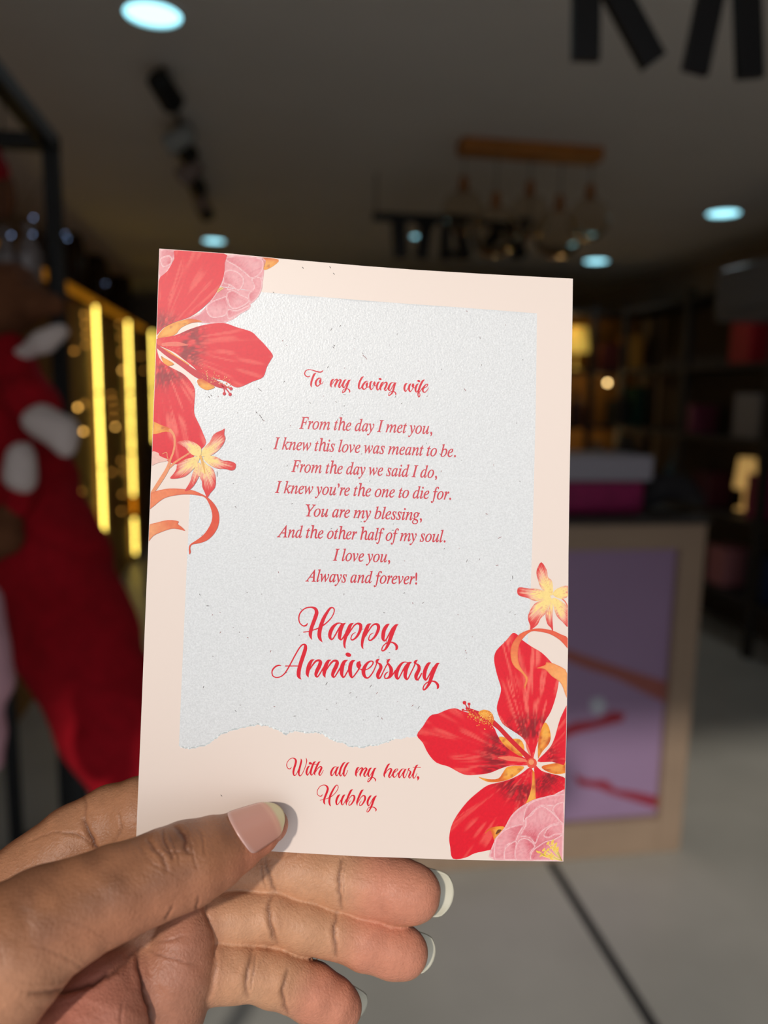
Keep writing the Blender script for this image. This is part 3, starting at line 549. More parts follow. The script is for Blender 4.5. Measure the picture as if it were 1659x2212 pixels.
lettering('printed_script_lettering', (610, 1625), 9.76, [
    [(190, 315, 8), (165, 348, 20), (125, 345, 16), (92, 290, 16), (100, 220, 14), (150, 150, 14), (210, 124, 14), (260, 137, 28), (285, 180, 42), (275, 250, 42), (250, 330, 42), (232, 410, 40), (237, 470, 30), (263, 490, 18), (302, 448, 14), (340, 360, 14)], [(390, 138, 10), (400, 180, 32), (385, 250, 38), (362, 340, 40), (345, 420, 40), (352, 480, 28), (377, 498, 18), (420, 450, 14), (470, 340, 14), (505, 230, 16), (512, 170, 20), (498, 122, 8)],
    [(577, 290, 8), (545, 310, 34), (515, 380, 40), (508, 440, 38), (527, 483, 22), (552, 458, 14), (597, 370, 14)],
    [(707, 198, 8), (665, 220, 36), (625, 310, 40), (600, 400, 40), (597, 450, 34), (614, 483, 20), (642, 458, 14), (690, 370, 14)], [(560, 250, 12), (650, 252, 12), (740, 255, 12)],
    [(802, 198, 8), (765, 220, 36), (720, 310, 40), (685, 400, 40), (677, 450, 32), (692, 487, 8)], [(700, 420, 12), (750, 340, 16), (800, 302, 24), (825, 327, 38), (800, 390, 40), (774, 450, 34), (787, 485, 22), (817, 468, 14), (850, 410, 12), (867, 373, 8)],
    [(1150, 312, 10), (1115, 305, 14), (1075, 330, 30), (1035, 400, 40), (1024, 460, 34), (1042, 493, 22), (1077, 458, 14), (1130, 370, 18), (1160, 318, 18)], [(1192, 305, 8), (1160, 330, 36), (1130, 400, 40), (1124, 460, 34), (1142, 496, 20), (1172, 468, 14), (1215, 370, 14)], l_, sh(l_, 83, 3),
    D2([(167, 340, 8), (125, 360, 40), (98, 430, 44), (90, 500, 38), (107, 545, 8)]), D2([(120, 460, 12), (165, 390, 16), (215, 352, 26), (240, 372, 42), (212, 440, 44), (187, 500, 38), (194, 548, 8)]), D2([(215, 470, 12), (260, 390, 16), (305, 352, 26), (330, 382, 42), (300, 440, 44), (274, 500, 38), (290, 543, 24), (322, 518, 14), (362, 440, 14)]),
    D2([(447, 350, 8), (410, 370, 38), (375, 440, 44), (365, 500, 42), (382, 543, 24), (412, 518, 14), (460, 440, 16), (505, 375, 18)]), D2([(547, 352, 8), (510, 375, 38), (475, 460, 44), (445, 560, 40), (410, 620, 28), (370, 663, 20), (354, 648, 16), (375, 600, 14), (420, 568, 14), (475, 565, 18), (510, 585, 24), (530, 620, 26), (522, 650, 12)]),
    D2([(857, 258, 8), (815, 285, 38), (770, 370, 42), (735, 460, 40), (724, 520, 32), (740, 565, 8)]), D2([(750, 480, 12), (800, 405, 16), (860, 367, 26), (885, 392, 42), (860, 460, 44), (830, 530, 36), (847, 566, 22), (882, 533, 14), (920, 462, 14)]),
    D2([(915, 472, 14), (975, 440, 14), (1020, 402, 16), (1027, 377, 18), (995, 377, 18), (960, 410, 32), (925, 480, 42), (924, 530, 36), (947, 560, 22), (987, 538, 14), (1035, 462, 14)]),
    D2([(1182, 378, 10), (1145, 372, 14), (1105, 400, 30), (1060, 470, 40), (1050, 530, 34), (1067, 570, 22), (1102, 528, 14), (1155, 440, 18), (1195, 385, 18)]), D2([(1224, 375, 8), (1190, 400, 36), (1160, 470, 40), (1154, 530, 34), (1172, 575, 20), (1207, 538, 14), (1250, 440, 14), (1264, 398, 16)]),
    D2([(1297, 355, 8), (1275, 370, 28), (1268, 395, 24), (1290, 410, 18), (1315, 440, 36), (1300, 490, 40), (1277, 540, 34), (1292, 578, 20), (1322, 553, 14), (1370, 465, 14)]),
    D2([(1487, 280, 8), (1445, 310, 36), (1405, 400, 40), (1375, 490, 40), (1372, 550, 32), (1387, 581, 20), (1422, 553, 14), (1462, 468, 8)]), D2([(1370, 340, 12), (1460, 341, 12), (1540, 342, 14)]), D2([(1482, 560, 50), (1488, 582, 44), (1474, 634, 6)])],
    dots=[(590, 232, 30)], label='red script line reading With all my heart')
b_st = [(967, 170, 8), (920, 200, 44), (870, 300, 48), (830, 400, 46), (807, 480, 40), (814, 548, 8)]
b_bw = [(840, 470, 12), (890, 370, 16), (950, 312, 24), (995, 327, 40), (1000, 390, 46), (970, 460, 38), (920, 530, 26), (875, 548, 16), (865, 520, 14), (885, 470, 14), (920, 435, 8)]
lettering('printed_script_lettering', (675, 1690), 11.06, [
    [(238, 288, 10), (215, 325, 22), (170, 330, 16), (122, 290, 16), (112, 225, 16), (140, 150, 16), (200, 85, 16), (280, 64, 18), (340, 92, 38), (365, 150, 48), (350, 220, 50), (315, 310, 48), (285, 390, 46), (275, 460, 44), (284, 500, 32), (302, 530, 6)],
    [(182, 425, 12), (260, 412, 12), (320, 395, 14), (390, 370, 16), (460, 332, 18), (530, 270, 16), (590, 190, 16), (615, 120, 16), (600, 73, 16), (565, 72, 22), (520, 130, 36), (470, 220, 44), (425, 320, 48), (405, 410, 48), (402, 480, 46), (417, 540, 32), (442, 572, 4)],
    [(662, 292, 8), (620, 320, 44), (580, 400, 48), (567, 470, 44), (583, 533, 26), (622, 508, 16), (690, 400, 16)], [(782, 295, 8), (745, 320, 44), (705, 400, 48), (692, 470, 44), (708, 538, 24), (747, 508, 16), (800, 410, 16)],
    b_st, b_bw, sh(b_st, 256, 8), sh(b_bw, 256, 8),
    [(1412, 318, 8), (1375, 340, 44), (1330, 420, 48), (1315, 490, 46), (1333, 558, 26), (1368, 533, 16), (1420, 430, 18), (1475, 352, 22)],
    [(1537, 322, 8), (1495, 350, 42), (1455, 440, 48), (1420, 540, 46), (1385, 620, 36), (1345, 688, 24), (1307, 710, 16), (1300, 685, 14), (1320, 630, 14), (1370, 592, 14), (1440, 590, 18), (1490, 610, 26), (1520, 650, 30), (1507, 690, 14)]], label='red script line reading Hubby')

# ---- the poem, upright serif italic set from the built-in font
def italic(s_):
    o = ''
    for ch in s_:
        if ch == 'h': o += '\u210e'
        elif 'a' <= ch <= 'z': o += chr(0x1D44E + ord(ch) - 97)
        elif 'A' <= ch <= 'Z': o += chr(0x1D434 + ord(ch) - 65)
        elif ch == ' ': o += ' '
        else: o += ch
    return o
def poem_line(text, x0, y0, x1, y1):
    cu = bpy.data.curves.new('poem', 'FONT'); cu.body = italic(text); cu.offset = .012; cu.resolution_u = 6; cu.space_word = .9
    ob = bpy.data.objects.new('poem', cu); COL.objects.link(ob); bpy.context.view_layer.update()
    me = ob.evaluated_get(bpy.context.evaluated_depsgraph_get()).to_mesh()
    xy = np.zeros(len(me.vertices) * 3); me.vertices.foreach_get('co', xy); xy = xy.reshape(-1, 3)[:, :2]; F = [list(p.vertices) for p in me.polygons]
    bpy.data.objects.remove(ob); bpy.data.curves.remove(cu)
    t = (xy[:, 0] - xy[:, 0].min()) / (xy[:, 0].max() - xy[:, 0].min())
    L = np.array([x1 - x0, y1 - y0]); d = L / np.hypot(*L); N = np.array([-d[1], d[0]])
    P = np.array([x0, y0]) + t[:, None] * L - xy[:, 1:2] * CAPK * N
    o = link_card_mesh('printed_poem_line', card_pt(P[:, 0], P[:, 1], 3), F, M_text2, smooth=False)
    o['label'] = 'red italic line reading ' + text.replace(',', '').replace('.', '').replace('!', '').replace('\u2019', "'")
CAPK = 36.5
zT = lambda x, y: (560 + x / 3.607, 760 + y / 3.607)
for (t_, a_, b_) in (("From the day I met you,", (310, 598), (1348, 641)), ("I knew this love was meant to be.", (108, 757), (1532, 820)), ("From the day we said I do,", (248, 935), (1385, 983)), ("I knew you\u2019re the one to die for.", (122, 1098), (1495, 1152)), ("You are my blessing,", (358, 1280), (1268, 1314)), ("And the other half of my soul.", (137, 1443), (1452, 1484)), ("I love you,", (573, 1626), (1020, 1640)), ("Always and forever!", (358, 1788), (1230, 1812))):
    poem_line(t_, *zT(*a_), *zT(*b_))
# ==================================================================== the hand
# joints as (x, y, depth in mm, radius in photograph pixels) seen from the camera, turned into camera-space millimetres
def jp(n):
    x, y, d, r = n; return np.array([(x - CX) / FPX * d, (CY - y) / FPX * d, d]), r * d / FPX
def behind(x, y, r, gap=.5):
    c = float(card_depth(x, y)); return (x, y, (c + gap) / (1 - r / FPX), r)
def infront(x, y, r, gap=.0):
    c = float(card_depth(x, y)); return (x, y, (c - gap) / (1 + r / FPX), r)
CH = {
    'thumb': [(-360, 2640, 168, 190), (-130, 2210, 150, 172), (20, 2055, 154, 140), (90, 2000, 157, 120), (240, 1932, 163, 98), (345, 1890, 168, 91), (408, 1866, 171.5, 89), (455, 1846, 175, 78), (505, 1822, 179, 63), (552, 1797, 183, 51), infront(582, 1782, 40)],
    'index': [(-80, 2060, 188, 135), (75, 1915, 196, 106), (165, 1832, 199, 92), (243, 1783, 201, 84), behind(310, 1766, 86, 1.5), behind(400, 1765, 84), behind(470, 1775, 76), behind(540, 1785, 76), behind(610, 1800, 66)],
    'middle': [(280, 1970, 190, 95), (430, 1888, 196, 76), behind(510, 1868, 74, 1.0), behind(585, 1864, 70), behind(660, 1879, 71), behind(735, 1897, 67), behind(800, 1910, 70), behind(860, 1924, 67), behind(890, 1930, 62)],
    'ring': [(330, 2010, 187, 90), (440, 1985, 190, 66), (505, 1985, 191, 57), (588, 1981, 192.5, 52), (655, 2000, 194, 55), (722, 2014, 195.5, 52), (790, 2033, 197, 58), (848, 2051, 198, 58), (872, 2058, 198, 53)],
    'little': [(370, 2110, 184, 85), (465, 2098, 185, 63), (505, 2100, 186, 59), (548, 2103, 187, 54), (590, 2112, 188.5, 58), (628, 2124, 190, 56), (675, 2145, 192, 59), (716, 2167, 193, 54), (732, 2176, 194, 49)],
}
PAD = [(398, 1978, 184, 40), (392, 2030, 182, 62), (378, 2095, 180.5, 80), (362, 2160, 180, 82), (325, 2260, 180, 95), (180, 2400, 181, 120), (-60, 2540, 178, 165)]
PALM = [[(296, 2050, 183, 52), (300, 2110, 179, 58), (300, 2240, 176, 80)], [(250, 2060, 190, 100), (60, 2260, 182, 150), (-150, 2460, 176, 190)], [(70, 1965, 195, 100), (300, 2010, 193, 80)],
        [(232, 2150, 171.5, 72), (215, 2200, 168, 92), (120, 2300, 162, 120), (-60, 2440, 160, 170)], [(-150, 2460, 172, 200), (-380, 2700, 172, 190)]]
def caps(P, a, b, ra, rb):
    ab = b - a; t = np.clip(((P - a) @ ab) / (ab @ ab), 0, 1)
    q = P - a - t[:, None] * ab; return np.sqrt((q * q).sum(1)) - (ra + (rb - ra) * t)
def smin(a, b, k):
    h = np.clip(k - np.abs(a - b), 0, None) / k; return np.minimum(a, b) - h * h * h * k / 6
def chain(P, nodes, k):
    J = [jp(n) for n in nodes]; d = None
    for (a, ra), (b, rb) in zip(J[:-1], J[1:]):
        s_ = caps(P, a.astype(P.dtype), b.astype(P.dtype), ra, rb); d = s_ if d is None else smin(d, s_, k)
    return d
KJ = {'thumb': 5.0, 'index': 4.0, 'middle': 2.0, 'ring': 2.0, 'little': 2.4}
GN = list(CH) + ['palm']
def hand_sdf(P, parts=False):
    pal = None
    for q in PALM:
        s_ = chain(P, q, 6); pal = s_ if pal is None else smin(pal, s_, 7)
    g = {k: chain(P, v, 1.6) for k, v in CH.items()}
    core_ = pal; pal = smin(pal, chain(P, PAD, 3), 3.0); d = pal
    for k, v in g.items(): d = smin(d, smin(core_ if k not in ('thumb', 'index') else pal, v, KJ[k]), .9)
    if parts: return d, np.stack([g[k] for k in CH] + [pal], 1)
    return d
def surface_nets(f, lo, vox):
    ins = f < 0; nx, ny, nz = f.shape
    cnt = np.zeros((nx - 1, ny - 1, nz - 1), np.int16); acc = np.zeros((nx - 1, ny - 1, nz - 1, 3), np.float32)
    I = np.indices((nx - 1, ny - 1, nz - 1)).astype(np.float32).transpose(1, 2, 3, 0)
    corner = [(i, j, k) for i in (0, 1) for j in (0, 1) for k in (0, 1)]
    sl_ = lambda A, c: A[c[0]:nx - 1 + c[0], c[1]:ny - 1 + c[1], c[2]:nz - 1 + c[2]]
    for c in corner:
        for ax in range(3):
            if c[ax]: continue
            c2 = list(c); c2[ax] = 1; A, B = sl_(f, c), sl_(f, c2); m = (A < 0) != (B < 0)
            t = np.where(m, A / np.where(m, A - B, 1), 0)
            p = np.array(c, np.float32) + np.zeros(A.shape + (3,), np.float32); p[..., ax] += t
            acc += p * m[..., None]; cnt += m
    act = cnt > 0; idx = -np.ones(act.shape, np.int64); idx[act] = np.arange(act.sum())
    V = (I[act] + acc[act] / cnt[act][:, None]) * vox + lo; F = []
    for ax in range(3):
        o1, o2 = [(1, 2), (2, 0), (0, 1)][ax]
        A = np.moveaxis(ins, ax, 0); ch = np.moveaxis(A[1:] != A[:-1], 0, ax); up = np.moveaxis(A[:-1], 0, ax)
        w = np.argwhere(ch); w = w[(w[:, o1] > 0) & (w[:, o2] > 0) & (w[:, o1] < f.shape[o1] - 1) & (w[:, o2] < f.shape[o2] - 1)]
        d1 = np.zeros(3, int); d1[o1] = 1; d2 = np.zeros(3, int); d2[o2] = 1
        g = lambda q: idx[q[:, 0], q[:, 1], q[:, 2]]
        Q = np.stack([g(w - d1 - d2), g(w - d2), g(w), g(w - d1)], 1); u = up[w[:, 0], w[:, 1], w[:, 2]]
        Q[~u] = Q[~u][:, ::-1]; F.append(Q)
    return V, np.concatenate(F)
def subdiv(V, F):
    n = len(V); E = np.sort(np.concatenate([F[:, [i, (i + 1) % 4]] for i in range(4)]), 1)
    key, inv = np.unique(E[:, 0] * n + E[:, 1], return_inverse=True); a, b = key // n, key % n; m = len(F); inv = inv.reshape(4, m)
    V2 = np.concatenate([V, (V[a] + V[b]) / 2, V[F].mean(1)]); e = n + inv; c = n + len(key) + np.arange(m)
    return V2, np.concatenate([np.stack([F[:, i], e[i], c, e[(i - 1) % 4]], 1) for i in range(4)])
def grad(fn, P, h=.15):
    P = P.astype(np.float64); G = np.stack([fn(P + d) - fn(P - d) for d in np.eye(3) * h], 1); return G / (np.linalg.norm(G, axis=1)[:, None] + 1e-9)
def quads_mesh(name, V, F, m, cols=None, origin=None, parent=None):
    me = bpy.data.meshes.new(name); W_ = cam2room(V) - (origin if origin is not None else 0)
    me.vertices.add(len(V)); me.vertices.foreach_set('co', W_.astype('f').ravel()); me.loops.add(F.size); me.loops.foreach_set('vertex_index', F.astype(np.int32).ravel())
    me.polygons.add(len(F)); me.polygons.foreach_set('loop_start', np.arange(0, F.size, 4, dtype=np.int32)); me.polygons.foreach_set('loop_total', np.full(len(F), 4, np.int32)); me.update(calc_edges=True); me.validate(); me.shade_smooth()
    if cols is not None:
        a = me.color_attributes.new('col', 'FLOAT_COLOR', 'POINT'); a.data.foreach_set('color', np.concatenate([cols, np.ones((len(cols), 1))], 1).astype('f').ravel())
    me.materials.append(m); o = bpy.data.objects.new(name, me); COL.objects.link(o)
    if parent is not None: o.parent = parent
    return o

# skin creases as they run on the skin: (group, line, half width px, depth mm, darkness)
CREASE = [
    ('middle', [(575, 1850), (578, 1880), (590, 1915), (598, 1932)], 7, .45, .75), ('middle', [(563, 1850), (566, 1890), (574, 1925)], 4, .25, .5), ('middle', [(742, 1850), (734, 1885), (733, 1925), (740, 1968)], 6, .45, .7), ('middle', [(748, 1860), (742, 1900), (746, 1945)], 3, .15, .35),
    ('ring', [(590, 1925), (580, 1965), (590, 2010), (600, 2045)], 7, .45, .7), ('ring', [(578, 1975), (585, 2010), (592, 2035)], 5, .3, .6), ('ring', [(730, 1965), (722, 2010), (728, 2070)], 6, .45, .75), ('ring', [(446, 1945), (447, 1980), (458, 2010)], 6, .5, .8),
    ('little', [(545, 2040), (538, 2085), (530, 2120), (535, 2160)], 7, .4, .7), ('little', [(552, 2050), (548, 2090), (542, 2140)], 4, .25, .45), ('little', [(624, 2090), (612, 2130), (614, 2165), (622, 2195)], 6, .4, .7), ('little', [(460, 2040), (466, 2080), (458, 2130), (448, 2160)], 5, .4, .6),
    ('index', [(180, 1765), (192, 1800), (208, 1830), (222, 1850)], 7, .7, .95), ('index', [(140, 1800), (175, 1805), (198, 1825)], 4, .25, .45), ('index', [(255, 1750), (262, 1790), (240, 1830)], 4, .2, .35), ('index', [(180, 1715), (186, 1745), (182, 1775)], 5, .2, .4), ('index', [(60, 1820), (110, 1800), (160, 1800)], 3, .15, .3),
    ('thumb', [(375, 1782), (392, 1800), (402, 1815), (400, 1830), (413, 1845)], 6, .5, 1.0), ('thumb', [(352, 1790), (355, 1815), (370, 1845), (372, 1860)], 4.5, .35, .8), ('thumb', [(318, 1808), (330, 1830), (350, 1850), (360, 1885)], 4.5, .32, .7), ('thumb', [(398, 1785), (410, 1815), (418, 1850), (425, 1880)], 3.5, .22, .45), ('thumb', [(425, 1785), (440, 1815), (442, 1850)], 3, .15, .3), ('thumb', [(338, 1800), (355, 1835), (385, 1840), (412, 1843)], 3, .18, .4), ('thumb', [(300, 1825), (330, 1865), (380, 1890)], 3, .14, .3), ('thumb', [(365, 1800), (380, 1835), (390, 1870)], 3, .16, .35),
    ('thumb', [(430, 1935), (425, 1960), (428, 1980)], 4, .3, .6), ('thumb', [(372, 1955), (366, 1975), (355, 1985)], 4, .3, .6),
    ('palm', [(296, 2035), (300, 2085), (312, 2135), (325, 2185), (330, 2215)], 7, .7, .9), ('palm', [(300, 2045), (262, 2085), (225, 2110), (180, 2130), (110, 2145), (60, 2148)], 9, .55, .75), ('palm', [(300, 2040), (340, 2060), (390, 2075), (420, 2085)], 4, .2, .35), ('palm', [(320, 2035), (370, 2030), (400, 2020)], 4, .15, .25), ('palm', [(265, 2165), (262, 2215)], 4, .2, .35), ('palm', [(325, 2182), (322, 2215)], 5, .4, .6),
    ('thumb', [(300, 2045), (262, 2085), (225, 2110), (180, 2130), (110, 2145), (60, 2148)], 9, .55, .75), ('thumb', [(60, 2040), (110, 2055), (160, 2080), (190, 2100)], 4, .15, .25), ('thumb', [(40, 2120), (100, 2125), (150, 2118)], 3, .12, .2), ('thumb', [(120, 1980), (190, 2005), (240, 2040)], 3, .1, .18),
]
def poly_px(X, Y, line):
    q = spline(np.array(line, float), 5); d = np.full(len(X), 1e9); tt = np.zeros(len(X)); n = len(q) - 1
    for i in range(n):
        a, b = q[i], q[i + 1]; ab = b - a; t = np.clip(((X - a[0]) * ab[0] + (Y - a[1]) * ab[1]) / (ab @ ab + 1e-9), 0, 1)
        r = np.hypot(X - a[0] - t * ab[0], Y - a[1] - t * ab[1]); m = r < d; d[m] = r[m]; tt[m] = (i + t[m]) / n
    return d, tt
def build_hand():
    vox = .8; lo = np.array([-118, -165, 132.], np.float32); hi = np.array([26, -52, 222.], np.float32)
    n = np.ceil((hi - lo) / vox).astype(int) + 1; ax = [lo[i] + np.arange(n[i], dtype=np.float32) * vox for i in range(3)]
    f = np.empty(n, np.float32)
    for i in range(n[0]):
        Y, Z = np.meshgrid(ax[1], ax[2], indexing='ij'); P = np.stack([np.full(Y.size, ax[0][i], np.float32), Y.ravel(), Z.ravel()], 1); f[i] = hand_sdf(P).reshape(n[1], n[2])
    for k in range(3): s_ = [slice(None)] * 3; s_[k] = 0; f[tuple(s_)] = 1; s_[k] = -1; f[tuple(s_)] = 1
    V, F = surface_nets(f, lo, vox); V = V.astype(np.float64)
    for _ in range(2):
        A = np.zeros_like(V); c_ = np.zeros(len(V))
        for i in range(4):
            for j in (1, 3): np.add.at(A, F[:, i], V[F[:, (i + j) % 4]]); np.add.at(c_, F[:, i], 1)
        V = V * .5 + A / np.maximum(c_, 1)[:, None] * .5
    V, F = subdiv(V, F)
    core = np.all((V > lo + 2 * vox) & (V < hi - 2 * vox), axis=1)
    for _ in range(2):
        N = grad(hand_sdf, V, .4); V[core] -= (N * np.clip(hand_sdf(V), -.3, .3)[:, None])[core]
    N = grad(hand_sdf, V, .3); d, g = hand_sdf(V, True)
    grp = g.argmin(1); pv = V[:, 2]; X = CX + FPX * V[:, 0] / pv; Y = CY - FPX * V[:, 1] / pv
    vdir = V / np.linalg.norm(V, axis=1)[:, None]; face = -(N * vdir).sum(1)                 # 1 where the skin faces the camera
    w = np.exp(-np.clip(g - g.min(1)[:, None], 0, 30) / 1.6); w /= w.sum(1)[:, None]
    nz = vnoise(X * .02 + 5, Y * .02); nf = vnoise(X * .16, Y * .16)
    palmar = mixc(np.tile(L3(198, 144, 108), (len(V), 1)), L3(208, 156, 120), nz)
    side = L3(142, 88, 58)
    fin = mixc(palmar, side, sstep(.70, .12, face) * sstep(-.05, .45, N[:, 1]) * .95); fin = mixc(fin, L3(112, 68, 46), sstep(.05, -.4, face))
    def pinktip(col, a, b):
        a = np.array(a, float); b = np.array(b, float); ab = b - a; t = ((X - a[0]) * ab[0] + (Y - a[1]) * ab[1]) / (ab @ ab)
        return mixc(col, L3(208, 132, 108), sstep(-.12, .55, t) * sstep(-.1, .45, face) * .75)
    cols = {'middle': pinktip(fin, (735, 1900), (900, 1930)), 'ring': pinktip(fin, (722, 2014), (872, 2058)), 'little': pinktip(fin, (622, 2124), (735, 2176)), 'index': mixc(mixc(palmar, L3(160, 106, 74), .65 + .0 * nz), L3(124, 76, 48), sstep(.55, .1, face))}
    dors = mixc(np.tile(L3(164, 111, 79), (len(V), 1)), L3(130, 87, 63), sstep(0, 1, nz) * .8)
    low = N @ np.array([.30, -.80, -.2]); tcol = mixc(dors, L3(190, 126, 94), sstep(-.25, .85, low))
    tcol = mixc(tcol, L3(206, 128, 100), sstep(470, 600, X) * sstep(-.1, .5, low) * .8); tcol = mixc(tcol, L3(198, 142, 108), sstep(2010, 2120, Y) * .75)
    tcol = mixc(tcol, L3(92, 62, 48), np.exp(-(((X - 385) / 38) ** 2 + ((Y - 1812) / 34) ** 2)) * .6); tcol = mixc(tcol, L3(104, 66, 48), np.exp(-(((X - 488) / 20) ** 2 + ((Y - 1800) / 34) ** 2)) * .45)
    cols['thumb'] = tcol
    cols['palm'] = mixc(mixc(np.tile(L3(176, 118, 94), (len(V), 1)), L3(196, 126, 106), sstep(360, 160, X)), L3(150, 98, 76), nz * .35)
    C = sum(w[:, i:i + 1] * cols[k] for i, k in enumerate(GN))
    disp = np.zeros(len(V)); dark = np.zeros(len(V))
    jx = X + (vnoise(X * .08, Y * .08) - .5) * 4; jy = Y + (vnoise(X * .08 + 40, Y * .08 + 9) - .5) * 4
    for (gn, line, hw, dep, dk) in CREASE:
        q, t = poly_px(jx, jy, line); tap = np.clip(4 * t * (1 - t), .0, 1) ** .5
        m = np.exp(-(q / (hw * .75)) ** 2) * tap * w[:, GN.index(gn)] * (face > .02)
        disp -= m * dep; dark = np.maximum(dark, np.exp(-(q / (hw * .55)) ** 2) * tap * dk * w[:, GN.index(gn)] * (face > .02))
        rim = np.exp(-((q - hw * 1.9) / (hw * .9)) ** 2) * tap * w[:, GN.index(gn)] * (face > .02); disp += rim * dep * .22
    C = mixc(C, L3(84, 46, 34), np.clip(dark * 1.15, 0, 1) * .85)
    C = C * (1 + (nf - .5)[:, None] * .10)
    disp += (vnoise(X * .035, Y * .035 + 3) - .5) * .25
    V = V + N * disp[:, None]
    c0 = cam2room(np.array([[(150 - CX) / FPX * 180, (CY - 2060) / FPX * 180, 180]]))[0]
    root = thing('left_hand', c0, 'dark-skinned left hand pinching the anniversary card with bare natural nails', 'hand')
    m = mat('skin', (170, 115, 85), .46, .42, attr='col', noise=.05, nscale=260, bump=.45, bscale=1300, bdist=.0004, sss=.05)
    t = m.node_tree; b = t.nodes['Principled BSDF']; bp = [x for x in t.nodes if x.type == 'BUMP'][0]
    vo = t.nodes.new('ShaderNodeTexVoronoi'); vo.inputs['Scale'].default_value = 1100; vo.feature = 'DISTANCE_TO_EDGE'
    tcn = [x for x in t.nodes if x.type == 'TEX_COORD'][0]; b2 = t.nodes.new('ShaderNodeBump'); b2.inputs['Strength'].default_value = .35; b2.inputs['Distance'].default_value = .0003
    t.links.new(tcn.outputs['Object'], vo.inputs['Vector']); t.links.new(vo.outputs['Distance'], b2.inputs['Height']); t.links.new(bp.outputs[0], b2.inputs['Normal']); t.links.new(b2.outputs[0], b.inputs['Normal'])
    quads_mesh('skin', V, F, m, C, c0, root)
    return root, c0
HAND, H0 = build_hand()

def nail(a, b, dorsal, r0, r1, half, s0, s1, parent, flat=0., tipcol=(214, 208, 186), bed=(214, 150, 140), lun=.0, free=.72, tt=.5, sq=.45):
    """a curved nail plate along the finger axis a->b; dorsal points out of the back of the finger"""
    a, b = np.array(a), np.array(b); ax = (b - a) / np.linalg.norm(b - a); D = np.array(dorsal, float); D = D - ax * (D @ ax); D /= np.linalg.norm(D); Sd = np.cross(ax, D)
    nu, nv = 25, 29; U, T = np.meshgrid(np.linspace(-1, 1, nu), np.linspace(0, 1, nv))
    rnd = np.where(T > .8, np.sqrt(np.clip(1 - ((T - .8) / .2) ** 2 * sq, 0, 1)), 1) * np.where(T < .15, .80 + .2 * np.sqrt(np.clip(T / .15, 0, 1)), 1)
    s_ = s0 + (s1 - s0) * (T + .10 * (U * U) * np.where(T < .5, (1 - 2 * T), 0) - .13 * (U * U) * np.clip(2 * T - 1, 0, 1))
    ang = U * half * rnd; r = r0 + (r1 - r0) * T
    P = a + s_[..., None] * ax + (r * np.cos(ang) * (1 - flat) + r * flat)[..., None] * D + (r * np.sin(ang))[..., None] * Sd
    P = P.reshape(-1, 3); nrm = (np.cos(ang)[..., None] * D + np.sin(ang)[..., None] * Sd).reshape(-1, 3); Q = P - nrm * tt; n = len(P); F = []
    for j in range(nv - 1):
        for i in range(nu - 1):
            k = j * nu + i; F.append([k, k + 1, k + nu + 1, k + nu]); F.append([n + k, n + k + nu, n + k + nu + 1, n + k + 1])
    per = [i for i in range(nu)] + [j * nu + nu - 1 for j in range(1, nv)] + [(nv - 1) * nu + i for i in range(nu - 2, -1, -1)] + [j * nu for j in range(nv - 2, 0, -1)]
    for k in range(len(per)): p_, q_ = per[k], per[(k + 1) % len(per)]; F.append([p_, n + p_, n + q_, q_])
    tv = (T + .10 * (1 - U * U) - .06).ravel(); c = mixc(np.tile(L3(*bed), (n, 1)), L3(*tipcol), sstep(free - .03, free + .05, tv)); c = mixc(c, L3(226, 176, 150), np.exp(-((tv - free + .06) / .05) ** 2) * .5)
    c = mixc(c, L3(228, 196, 190), sstep(.12, .0, tv) * lun)
    quads_mesh('fingernail', np.concatenate([P, Q]), np.array(F), M_nail, np.concatenate([c, c]), H0, parent)
M_nail = mat('nail_plate', (214, 160, 150), .24, .5, attr='col', coat=.25)
def jv(*n): return jp(n)[0]
t0, t1 = jp(CH['thumb'][-3])[0], jp(CH['thumb'][-1])[0]
nail(t0, t1, (-.10, .52, -.9), 7.5, 6.0, .90, -2.5, 11.9, HAND, .10, bed=(208, 152, 134), lun=.5, free=.85, tt=.45, tipcol=(206, 192, 152))
for k, (dd, s0, s1) in {'middle': ((.05, -.24, .9), -7, 11.6), 'ring': ((.08, -.33, .9), -7, 10.4), 'little': ((.08, -.27, .9), -6, 10.2)}.items():
    a_, b_ = jp(CH[k][-2]), jp(CH[k][-1])
    dirn = jp(CH[k][-1])[0] - jp(CH[k][-4])[0]; dirn /= np.linalg.norm(dirn)
    nail(b_[0], b_[0] + dirn, dd, b_[1] + .3, b_[1] * .95, .95, s0, s1, HAND, .45, free=.55, sq=.25)
# ==================================================================== the shop behind
def mm(name, *c, **k): return mat(name, c, **k)
# ---- recessed ceiling lights
M_glow = mat('lamp_diffuser', (164, 236, 252), .5, emit=2.2); M_trimw = mat('white_lamp_ring', (225, 225, 225), .5)
def downlight(px, py, label, r=.062):
    p = at_z(px, py, CEIL); t = thing('ceiling_light', p, label, 'ceiling light', 'round recessed ceiling lights')
    o = MB().lathe([(r + .014, -.001), (r + .014, -.006), (r, -.010), (r, -.001)], n=32).build('rim', M_trimw, t)
    d = MB().lathe([(r, -.0035), (r * .6, -.006), (.001, -.0065)], n=32).build('diffuser', M_glow, t)
    l = bpy.data.lights.new('glow', 'SPOT'); l.energy = 5; l.spot_size = 2.4; l.spot_blend = .6; l.color = (.86, .94, 1); l.shadow_soft_size = .05
    q = bpy.data.objects.new('lamp_glow', l); COL.objects.link(q); q.location = (0, 0, -.02); q.parent = t
downlight(330, 25, 'largest round ceiling light at the upper left, nearest the entrance', .078)
downlight(462, 518, 'round ceiling light just above the top left corner of the card', .075)
downlight(1563, 458, 'round ceiling light near the right edge, right of the wooden pendant lamp', .088)
downlight(1288, 562, 'round ceiling light just above the top right corner of the card', .09)
